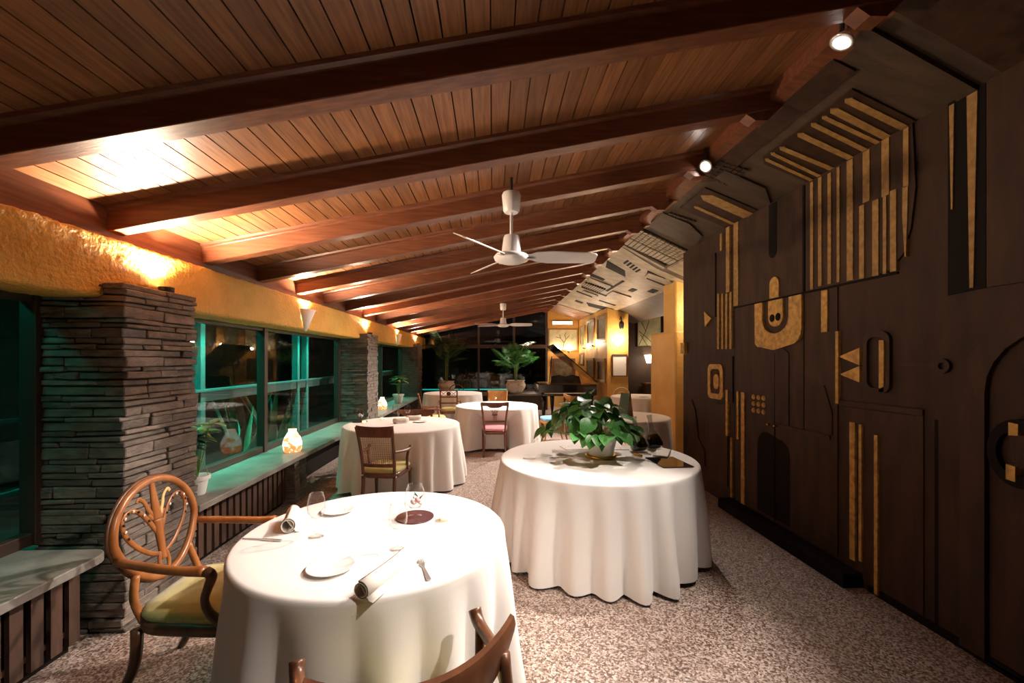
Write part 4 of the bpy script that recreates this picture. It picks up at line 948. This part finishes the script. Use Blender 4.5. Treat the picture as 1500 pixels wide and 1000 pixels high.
def barrel_chair(loc, rz, label, fab='olive', m='walnut', cat='chair', name='tub_armchair'):
    t = thing(name, label, cat, loc, rz)
    seat(t, .54, .46, .5, fab, m, .42); leg_set(t, .54, .44, .5, .37, m, .022, .06)
    # broad curved top rail
    pts = []; mb = MB(); N = 18
    for i in range(N + 1):
        x = .28 * (2 * i / N - 1); y = -.235 + .125 * (x / .28) ** 2; s_ = abs(i / N - .5) * 2
        hh = .115 * (1 - .62 * s_ ** 3); zt = .82 + .018 * s_ ** 2
        nl_ = math.hypot(.25 * x / .0784, 1); nx, ny = .25 * x / .0784 / nl_ * .28 * 0 + (.25 * x / .28 / .28) * .28 / nl_, -1 / nl_
        mb.v += [(x, y, zt - hh), (x + nx * .018, y + ny * .018, zt - hh), (x + nx * .026, y + ny * .026, zt - .02), (x + nx * .016, y + ny * .016, zt), (x - nx * .006, y - ny * .006, zt), (x - nx * .008, y - ny * .008, zt - .02)]
    for i in range(N):
        for j in range(6): a = i * 6; mb.f.append((a + j, a + (j + 1) % 6, a + 6 + (j + 1) % 6, a + 6 + j))
    mb.f += [tuple(range(5, -1, -1)), tuple(N * 6 + j for j in range(6))]
    mb.build('top_rail', m, t, smooth=True, angle=50)
    for s_ in (-1, 1):
        MB().tube([(s_ * .21, -.22, .38), (s_ * .225, -.20, .60), (s_ * .22, -.175, .78)], [.022, .018, .02], 8).build('back_post', m, t, smooth=True)
        MB().tube([(s_ * .225, -.19, .70), (s_ * .28, .02, .665), (s_ * .29, .16, .66), (s_ * .29, .20, .69)], [.018, .02, .022, .024], 8).build('armrest', m, t, smooth=True)
        MB().tube([(s_ * .285, .14, .655), (s_ * .265, .10, .56), (s_ * .26, .14, .48), (s_ * .25, .18, .40)], .018, 8).build('arm_support', m, t, smooth=True)
    mb2 = MB()
    MB().tube([(0, -.225, .40), (0, -.235, .62), (0, -.24, .74)], .03, 8, False, (0, 1, 0), (.35, 1)).build('splat', m, t, smooth=True)
    return t
def back_frame(t, m, wt, wb, z0, z1, rake=.12, r=.019):
    yb = lambda z: -.225 - rake * ((z - .42) / .5) ** 1.5 if z > .42 else -.225
    out = []
    for s_ in (-1, 1):
        zs = [z0 + (z1 - z0) * k / 6 for k in range(7)]
        pts = [(s_ * (wb + (wt - wb) * ((z - z0) / (z1 - z0)) ** 1.6) / 2, yb(z), z) for z in zs]
        MB().tube(pts, r, 8, False, (0, 1, 0), (.8, 1)).build('back_post', m, t, smooth=True)
    return yb
def rail(t, m, yb, w0, w1, z0, z1, name='back_rail', bow=.02, dip=0.0):
    mb = MB(); N = 12
    for i in range(N + 1):
        u = i / N * 2 - 1; y = yb((z0 + z1) / 2) - bow * (1 - u * u)
        za, zb_ = z0, z1 - dip * (1 - u * u)
        mb.v += [(u * w0 / 2, y - .011, za), (u * w0 / 2, y + .011, za), (u * w1 / 2, y + .011, zb_), (u * w1 / 2, y - .011, zb_)]
    for i in range(N):
        for j in range(4): a = i * 4; mb.f.append((a + j, a + (j + 1) % 4, a + 4 + (j + 1) % 4, a + 4 + j))
    mb.f += [(3, 2, 1, 0), tuple(N * 4 + j for j in range(4))]
    return mb.build(name, m, t)
def cane_armchair(loc, rz, label):
    t = thing('caned_armchair', label, 'chair', loc, rz); m = 'walnut'
    seat(t, .50, .44, .47, 'olive', m, .42); leg_set(t, .5, .42, .47, .38, m, .021, .07)
    yb = back_frame(t, m, .42, .38, .40, .95)
    rail(t, m, yb, .40, .44, .84, .965, 'top_rail', .02, .012); rail(t, m, yb, .37, .37, .49, .525, 'back_rail', .02)
    ca = MB()
    for k in range(15): 
        u = (k / 14 * 2 - 1); ca.tube([(u * .165, yb(.52) - .02 * (1 - u * u), .52), (u * .178, yb(.85) - .02 * (1 - u * u), .85)], .0028, 4)
    for k in range(16):
        z = .53 + .32 * k / 15; ca.tube([(u * .17, yb(z) - .02 * (1 - u * u), z) for u in (-1, -.5, 0, .5, 1)], .0028, 4)
    o = ca.build('cane_panel', 'cane', t); o['kind'] = 'stuff'
    for s_ in (-1, 1):
        MB().tube([(s_ * .20, yb(.66), .66), (s_ * .235, -.10, .645), (s_ * .26, .05, .64), (s_ * .265, .10, .665)], [.016, .017, .02, .022], 8).build('armrest', m, t, smooth=True)
        MB().tube([(s_ * .258, .05, .64), (s_ * .245, .03, .54), (s_ * .235, .07, .40)], .016, 8).build('arm_support', m, t, smooth=True)
    return t
def wheat_chair(loc, rz, label, fab='pink', m='mahog', arms=False, name='wheat_back_chair'):
    t = thing(name, label, 'chair', loc, rz)
    seat(t, .46, .40, .43, fab, m, .43); leg_set(t, .46, .38, .43, .38, m, .018, .06)
    yb = back_frame(t, m, .44, .34, .40, .90, .10, .017)
    rail(t, m, yb, .40, .46, .85, .915, 'top_rail', .015, .012); rail(t, m, yb, .33, .33, .575, .605, 'back_rail', .012)
    MB().prism([(-.13, .852), (.13, .852), (.10, .832), (.05, .82), (-.05, .82), (-.10, .832)], lambda u, v, w_: (u, yb(.84) - .01 + w_, v), -.009, .009).build('crest', m, t)
    for k in range(-3, 4): MB().tube([(k * .010, yb(.70) - .01, .70), (k * .014, yb(.75) - .01, .75), (k * .028, yb(.83) - .01, .83)], .0045, 6).build('spindle', m, t, smooth=True)
    for k in (-1, 0, 1): MB().tube([(k * .022, yb(.60) - .01, .60), (k * .018, yb(.70) - .01, .70)], .006, 6).build('spindle', m, t, smooth=True)
    MB().prism([(-.045, .692), (.045, .692), (.045, .708), (-.045, .708)], lambda u, v, w_: (u, yb(.7) - .01 + w_, v), -.01, .01).build('collar', m, t)
    return t
def lattice_chair(loc, rz, label, fab='olive', m='mahog', name='lattice_armchair'):
    t = thing(name, label, 'chair', loc, rz)
    seat(t, .48, .42, .45, fab, m, .43); leg_set(t, .48, .40, .45, .38, m, .019, .06)
    yb = back_frame(t, m, .38, .37, .40, .93, .09, .016)
    for z in (.91, .76, .62): rail(t, m, yb, .37, .37, z - .014, z + .014, 'back_rail', .012)
    for s_ in (-1, 1):
        MB().tube([(s_ * .18, yb(.77), .77), (s_ * .12, yb(.835), .835), (s_ * .18, yb(.90), .90)], .007, 6).build('lattice', m, t)
        MB().tube([(s_ * .02, yb(.90), .90), (s_ * .12, yb(.835), .835), (s_ * .02, yb(.77), .77)], .007, 6).build('lattice', m, t)
        MB().tube([(s_ * .19, yb(.66), .66), (s_ * .24, -.05, .64), (s_ * .25, .10, .645)], .015, 8).build('armrest', m, t, smooth=True)
        MB().tube([(s_ * .245, .07, .64), (s_ * .23, .08, .40)], .014, 8).build('arm_support', m, t, smooth=True)
    MB().lathe([(.001, -.012), (.05, -.008), (.05, .008), (.001, .012)], 16).build('medallion', m, t, loc=(0, yb(.835), .835)).rotation_euler = (R(90), 0, 0)
    return t
def hoop_chair(loc, rz, label, m='bent', fab='leather', name='bentwood_chair', hoop=True):
    t = thing(name, label, 'chair', loc, rz)
    seat(t, .42, .40, .41, fab, m, .43, 2.6); leg_set(t, .40, .36, .40, .38, m, .016, .08)
    MB().tube([(-.19, -.18, .40), (-.20, -.24, .62)] + [(.20 * cos(R(a)), -.27, .72 + .17 * sin(R(a))) for a in range(170, 9, -20)] + [(.20, -.24, .62), (.19, -.18, .40)], .014, 8).build('hoop', m, t, smooth=True)
    MB().tube([(-.11, -.19, .42)] + [(.12 * cos(R(a)), -.255, .66 + .12 * sin(R(a))) for a in range(170, 9, -20)] + [(.11, -.19, .42)], .010, 8).build('inner_hoop', m, t, smooth=True)
    return t
def panel_chair(loc, rz, label):
    t = thing('leather_chair', label, 'chair', loc, rz)
    seat(t, .46, .42, .44, 'leather', 'mahog', .43); leg_set(t, .46, .40, .44, .38, 'mahog', .018, .05)
    yb = back_frame(t, 'leather', .42, .38, .40, .92, .08, .018)
    rail(t, 'leather', yb, .38, .40, .62, .90, 'back_panel', .03); rail(t, 'leather', yb, .40, .42, .89, .93, 'top_rail', .03)
    for s_ in (-1, 1): MB().tube([(s_ * .2, yb(.66), .66), (s_ * .24, -.05, .64), (s_ * .25, .1, .64), (s_ * .24, .12, .42)], .015, 8).build('armrest', 'leather', t, smooth=True)
    return t
oval_armchair((-1.38, 2.23, 0), R(-90), 'honey wood armchair with an oval pierced back and olive seat')
barrel_chair((-.245, 1.26, 0), R(25), 'dark wood tub armchair at the bottom edge, back to the viewer')
cane_armchair((-1.18, 4.80, 0), R(-9), 'walnut armchair with a caned back and yellow olive seat').scale = (.92, .92, .95)
barrel_chair((-1.18, 6.50, 0), R(178), 'brown curved back chair facing us behind the caned chair table', 'olive', 'mahog')
wheat_chair((.03, 7.26, 0), R(0), 'mahogany chair with a wheatsheaf back and pink seat')
wheat_chair((1.16, 8.35, 0), R(98), 'chair with a bright blue seat beside the piano', 'blue', 'leather')
panel_chair((.10, 9.15, 0), R(180), 'tan leather back chair facing us behind the middle table')
lattice_chair((-1.0, 10.0, 0), R(0), 'dark chair with a lattice back and oval medallion before the farthest table')
lattice_chair((-1.16, 8.55, 0), R(-80), 'dark armchair seen side on between the window tables')
hoop_chair((-1.05, 12.1, 0), R(180), 'brown hoop back chair facing us at the farthest table', 'mahog', 'olive')
hoop_chair((3.30, 10.55, 0), R(180), 'pale bentwood hoop back chair in the alcove')
# ================================================================== PIANO
pn = thing('grand_piano', 'black grand piano with raised lid before the yellow end wall', 'piano', (1.2, 11.2, 0))
out = [(0, 0), (1.55, 0), (1.6, .25), (1.55, .6), (1.35, .95), (1.05, 1.15), (.75, 1.45), (.5, 1.55), (.2, 1.5), (.02, 1.3)]
MB().prism(out, lambda u, v, w_: (u, v, w_), .66, .95).build('case', 'black', pn, bevel=.01)
MB().prism([(.05, .3), (1.48, .3), (1.45, .6), (1.28, .9), (1.0, 1.1), (.7, 1.38), (.3, 1.42), (.08, 1.25)], lambda u, v, w_: (u, v, w_), .95, .956).build('soundboard', 'brass', pn)
MB().box(.08, 1.45, -.20, .02, .66, .72).build('key_bed', 'black', pn, bevel=.01)
MB().box(.14, 1.38, -.18, -.04, .72, .735).build('keys', 'ivory', pn)
lid = [(u, v) for u, v in out]
ang = R(-40)
def lidp(u, v, w_):   # hinged on the right side, opened to the left
    du = u - 1.6; return (1.6 + du * cos(ang) + w_ * sin(-ang), v, .97 - (-du) * sin(ang) * 1 + w_ * cos(ang))
MB().prism(lid, lidp, 0, .025).build('lid', 'black', pn)
MB().tube([(.35, .5, .95), (.42, .5, 1.70)], .011, 6).build('prop_stick', 'black', pn)
MB().prism([(.35, 0), (1.2, 0), (1.15, .2), (.95, .24), (.78, .2), (.6, .24), (.4, .2)], lambda u, v, w_: (u, .3 + .25 * v + w_, .955 + v), 0, .015).build('music_desk', 'black', pn)
for x, y in ((.15, .12), (1.42, .12), (.55, 1.35)):
    MB().lathe([(.035, 0), (.03, .06), (.05, .2), (.065, .45), (.07, .66)], 12).build('leg', 'black', pn, smooth=True, loc=(x, y, 0))
MB().box(.72, .82, .15, .25, .1, .66).build('pedal_lyre', 'black', pn)

# ================================================================== PALMS AND SILL PLANTS
def frond(L, droop, wid, mname, nl=16):
    m = MB(); pts = []
    for i in range(13):
        t = i / 12; pts.append(Vector((0, L * t * (1 - .15 * t), L * (.75 * t - droop * t * t))))
    m.tube([tuple(p) for p in pts], [.006 * (1 - .8 * i / 12) for i in range(13)], 5)
    for k in range(nl):
        t = .25 + .75 * k / (nl - 1); i = min(11, int(t * 12)); p = pts[i].lerp(pts[i + 1], t * 12 - i); ll = wid * (1 - .65 * abs(t - .55) * 1.6)
        for s_ in (-1, 1):
            b = len(m.v); q = p + Vector((s_ * ll, ll * .55, -ll * .25)); mid = p.lerp(q, .5) + Vector((0, 0, ll * .06)); n_ = Vector((0, .018 * (1 if True else 0), 0))
            m.v += [tuple(p), tuple(mid + n_), tuple(q), tuple(mid - n_)]; m.f.append((b, b + 1, b + 2, b + 3))
    return m.mesh('frond', mname)
def palm(loc, label, n_, L, pot_r, pot_h, pm_='potpat', lm_='leaf', trunk=.25, seed=2, bloom=False):
    t = thing('potted_palm', label, 'palm', loc); rg = random.Random(seed); r = pot_r
    MB().lathe([(.001, 0), (r * .55, 0), (r * .6, .02), (r * .95, pot_h * .45), (r, pot_h * .65), (r * .82, pot_h * .92), (r * .95, pot_h), (r * .85, pot_h), (r * .78, pot_h * .9), (.001, pot_h * .88)], 28, close=False).build('pot', pm_, t, smooth=True)
    FM = [frond(L, d, L * .32, lm_) for d in (.25, .45, .65)]
    for k in range(4): a = k * 1.7; MB().tube([(.03 * cos(a), .03 * sin(a), pot_h * .85), (.05 * cos(a), .05 * sin(a), pot_h + trunk)], .012, 6).build('stem', 'stem', t)
    for i in range(n_):
        a = 2 * pi * i / n_ + rg.uniform(-.25, .25); s_ = rg.uniform(.75, 1.1)
        link('frond', FM[i % 3], t, (.04 * cos(a), .04 * sin(a), pot_h + trunk * rg.uniform(.5, 1)), (rg.uniform(-.1, .45), 0, a), (s_,) * 3)
    if bloom:
        pm2 = MB(); pm2.v = [(0, 0, 0), (.035, .05, .01), (0, .12, -.01), (-.035, .05, .01)]; pm2.f = [(0, 1, 2, 3)]; pme = pm2.mesh('petal', 'flower')
        st = [(0, 0, pot_h), (.15, -.05, pot_h + .8), (.25, -.3, pot_h + 1.16), (.55, -.3, pot_h + 1.22)]
        MB().tube(st, .008, 6).build('flower_stem', 'stem', t)
        for k in range(7):
            for j in range(4): link('petal', pme, t, (.2 + .055 * k, -.3, pot_h + 1.12 + .015 * k), (rg.uniform(-.5, .5), rg.uniform(-.4, .4), j * pi / 2 + k))
    return t
palm((.74, 13.85, .521), 'green palm with white orchid in a patterned pot on the far ledge', 20, .9, .33, .42, trunk=.5, bloom=True)
palm((-1.5, 13.9, .521), 'tall feathery palm in a white pot in the far left corner', 22, .8, .28, .40, 'potpat', 'leaf_dark', 1.1, 5)
# plant hanging its leaves over the sill beside the near pillar
def star_plant(loc, label, nst, hgt, L, lm_, pot_r, pot_h, seed, wire=False, pm_='white'):
    t = thing('sill_plant', label, 'plant', loc, 0, 'potted plants on the sills'); rg = random.Random(seed)
    MB().lathe([(.001, 0), (pot_r * .62, 0), (pot_r * .68, .01), (pot_r * .9, pot_h * .78), (pot_r * 1.05, pot_h * .8), (pot_r * 1.08, pot_h), (pot_r * .95, pot_h), (.001, pot_h * .9)], 28, close=False).build('pot', pm_, t, smooth=True, angle=40)
    lm2 = MB(); prof = [.1, .7, 1, .85, .5, .02]
    for i, w_ in enumerate(prof):
        q = i / 5; lm2.v += [(-.19 * w_, q, -.28 * q * q + .05 * w_), (0, q, -.28 * q * q), (.19 * w_, q, -.28 * q * q + .05 * w_)]
    for i in range(5): a = 3 * i; lm2.f += [(a, a + 1, a + 4, a + 3), (a + 1, a + 2, a + 5, a + 4)]
    LMs = [lm2.mesh('leaf', k, True) for k in lm_]
    for k in range(nst):
        a = rg.uniform(0, 2 * pi); h = hgt * rg.uniform(.5, 1); p = Vector((.4 * h * cos(a) * .5, .4 * h * sin(a) * .5, pot_h + h))
        MB().tube([(0, 0, pot_h * .85), tuple(p * .6), tuple(p)], .005, 5).build('stem', 'stem', t)
        for j in range(7):
            b = 2 * pi * j / 7 + rg.uniform(-.2, .2); s_ = L * rg.uniform(.75, 1.1)
            link('leaf', LMs[0 if k % 2 else -1], t, p, (rg.uniform(.0, .5), 0, b), (s_,) * 3)
    if wire: MB().tube([(pot_r, 0, pot_h)] + [(pot_r * cos(q) , -.01, pot_h + .14 * sin(q)) for q in (.4, .9, 1.57, 2.2, 2.7)] + [(-pot_r, 0, pot_h)], .003, 5).build('handle', 'stem', t)
star_plant((-2.33, 3.47, .541), 'pale leaved plant in a white pot on the sill beside the near pillar', 8, .42, .16, ('leaf_dark', 'leaf_pale'), .085, .15, 3, True)
star_plant((-2.32, 10.6, .541), 'bushy plant in a pale pot on the far window sill', 9, .42, .22, ('leaf', 'leaf_pale'), .13, .22, 8, False, 'pot')

# ================================================================== PICTURES AND FAR LAMPS
def picture(x, y, z, wd, h, face, fm_, cm_, label, fw=.05, branches=None):
    t = thing('framed_picture', label, 'picture', (x, y, z), {'-y': 0, '-x': R(-90)}[face])
    MB().ringprism([(-wd / 2, -h / 2), (wd / 2, -h / 2), (wd / 2, h / 2), (-wd / 2, h / 2)], [(-wd / 2 + fw, -h / 2 + fw), (wd / 2 - fw, -h / 2 + fw), (wd / 2 - fw, h / 2 - fw), (-wd / 2 + fw, h / 2 - fw)], lambda u, v, w_: (u, w_, v), -.035, 0).build('frame', fm_, t)
    MB().box(-wd / 2 + fw * .8, wd / 2 - fw * .8, -.012, -.002, -h / 2 + fw * .8, h / 2 - fw * .8).build('canvas', cm_, t)
    if branches:
        for k, b in enumerate(branches): MB().tube([(u, -.014, v) for u, v in b], .010, 5, False, (0, 1, 0), (.2, 1)).build('painted_branch', 'branch', t)
    return t
tree = [[(0, -.3), (.03, -.1), (.10, .02), (.22, .15)], [(.03, -.1), (-.08, .05), (-.25, .1)], [(.10, .02), (.06, .16), (.1, .24)], [(-.08, .05), (-.12, .18)]]
picture(2.40, 14.54, 2.29, 1.02, .76, '-y', 'frame_gold', 'paint_tree', 'wide pale painting of a bare tree on the yellow end wall', .04, tree)
picture(2.40, 14.54, 1.30, .84, .70, '-y', 'walnut', 'paint_dark', 'dark framed painting behind the piano lid', .12)
picture(2.94, 11.40, 2.45, 1.0, .74, '-x', 'frame_gold', 'paint_dark', 'large dark painting high on the picture wall, nearest us', .10)
picture(2.94, 12.65, 2.42, .9, .78, '-x', 'walnut', 'paint_green', 'green painting high on the picture wall, middle of three', .07)
picture(2.94, 13.85, 2.40, .72, .64, '-x', 'frame_gold', 'paint_green', 'small green painting high on the picture wall, farthest of three', .06)
picture(2.94, 11.43, 1.31, .85, .66, '-x', 'frame_gold', 'paint_dark', 'dark gilt framed painting low on the picture wall, nearest us', .09)
picture(2.94, 12.75, 1.36, 1.0, .6, '-x', 'frame_gold', 'paint_dark', 'wide gilt framed painting low on the picture wall', .09)
picture(2.94, 13.95, 1.62, .6, .42, '-x', 'walnut', 'paint_green', 'small dark framed picture low in the far corner', .06)
picture(3.265, 10.89, 1.46, .39, .57, '-y', 'walnut', 'mat_white', 'white print with a reddish figure on the lit yellow pier', .022)
picture(4.45, 11.99, 2.42, .7, .92, '-y', 'alcove', 'paint_tree', 'yellow picture with dark branches in the alcove', .02, [[(-.3, -.4), (-.1, 0), (.0, .3)], [(-.3, 0), (-.05, -.2), (.15, -.4)], [(-.1, 0), (-.22, .25)], [(-.25, -.1), (-.05, -.42)]])
def picture_light(x, y, z, label, power, face='-x'):
    t = thing('picture_light', label, 'wall lamp', (x, y, z), 0 if face == '-y' else R(-90), 'small picture lamps')
    MB().lathe([(.001, 0), (.05, .0), (.06, .05), (.05, .05), (.04, .01), (.001, .01)], 14, close=False).build('cup', 'brass', t, loc=(0, -.09, 0))
    MB().lathe([(.001, .012), (.035, .016), (.035, .05), (.001, .06)], 12).build('bulb', 'bulb_soft', t, loc=(0, -.09, 0))
    MB().tube([(0, 0, -.01), (0, -.09, -.005)], .01, 6).build('arm', 'brass', t)
    point(t, (0, -.09, .11), power, WARM, .04)
picture_light(2.95, 12.02, 1.98, 'lamp under the high paintings on the picture wall, nearer one', 22)
picture_light(2.95, 13.25, 1.95, 'lamp under the high paintings on the picture wall, farther one', 18)
picture_light(2.2, 14.55, 1.86, 'left lamp under the pale tree painting', 9, '-y')
picture_light(2.62, 14.55, 1.86, 'right lamp under the pale tree painting', 9, '-y')
tl = thing('strip_lamp', 'white strip lamp above the pale tree painting', 'wall lamp', (2.37, 14.55, 2.86))
MB().box(-.36, .36, -.09, 0, -.05, .07).build('housing', 'frame_gold', tl); MB().box(-.34, .34, -.095, -.01, -.045, .05).build('tube', 'bulb_soft', tl)
# bright half bowl lamp and iron bracket on the yellow pier
bl = thing('bowl_sconce', 'bright half bowl wall lamp on the yellow pier above the print', 'wall lamp', (3.24, 10.9, 2.03))
MB().lathe([(.015, -.08), (.08, -.03), (.12, .05)], 14, (0, 0, 0), pi, 2 * pi, False).build('bowl', 'bulb_soft', bl, smooth=True)
MB().lathe([(.001, 0), (.03, .01), (.03, .06), (.001, .07)], 10).build('bulb', 'bulb', bl, loc=(0, -.06, .0))
point(bl, (0, -.24, .10), 27, WARM, .05)
ib = thing('iron_lantern', 'black iron bracket lantern high on the yellow pier', 'lantern', (3.28, 10.9, 2.55))
MB().tube([(0, 0, .10), (0, -.08, .16), (0, -.14, .10), (0, -.14, .04)], .014, 6).build('bracket', 'black_iron', ib)
MB().lathe([(.001, .06), (.05, .02), (.07, -.02), (.055, -.14), (.03, -.17), (.001, -.18)], 6, (0, -.14, 0)).build('cage', 'black_iron', ib)
al = thing('cube_sconce', 'white glowing shade lamp on the dark alcove wall', 'wall lamp', (4.42, 12.0, 1.64))
MB().lathe([(.09, -.13), (.16, .10), (.15, .10), (.08, -.12)], 4, (0, -.14, 0), pi / 4, 2 * pi + pi / 4, False).build('shade', 'bulb_soft', al)
MB().box(-.03, .03, -.1, 0, -.03, .03).build('mount', 'brass', al)
point(al, (0, -.32, 0), 12, WARM, .08)
# side board lamp hidden past the column that brightens its right edge
fl_ = thing('column_sconce', 'wall lamp tucked behind the end of the carved wall by the yellow column', 'wall lamp', (3.55, 7.0, 2.30))
MB().lathe([(.012, -.10), (.06, -.02), (.09, .08)], 12, (0, 0, 0), pi, 2 * pi, False).build('bowl', 'white_plast', fl_, smooth=True)
point(fl_, (-.05, -.35, .12), 30, WARM, .05)
sb = thing('alcove_console', 'dark console in the alcove behind the bentwood chair', 'console', (4.55, 11.7, 0))
MB().box(-.35, .35, -.25, .25, .92, .96).build('top', 'walnut', sb); MB().box(-.33, .33, -.22, .22, 0, .92).build('cabinet', 'alcove', sb)
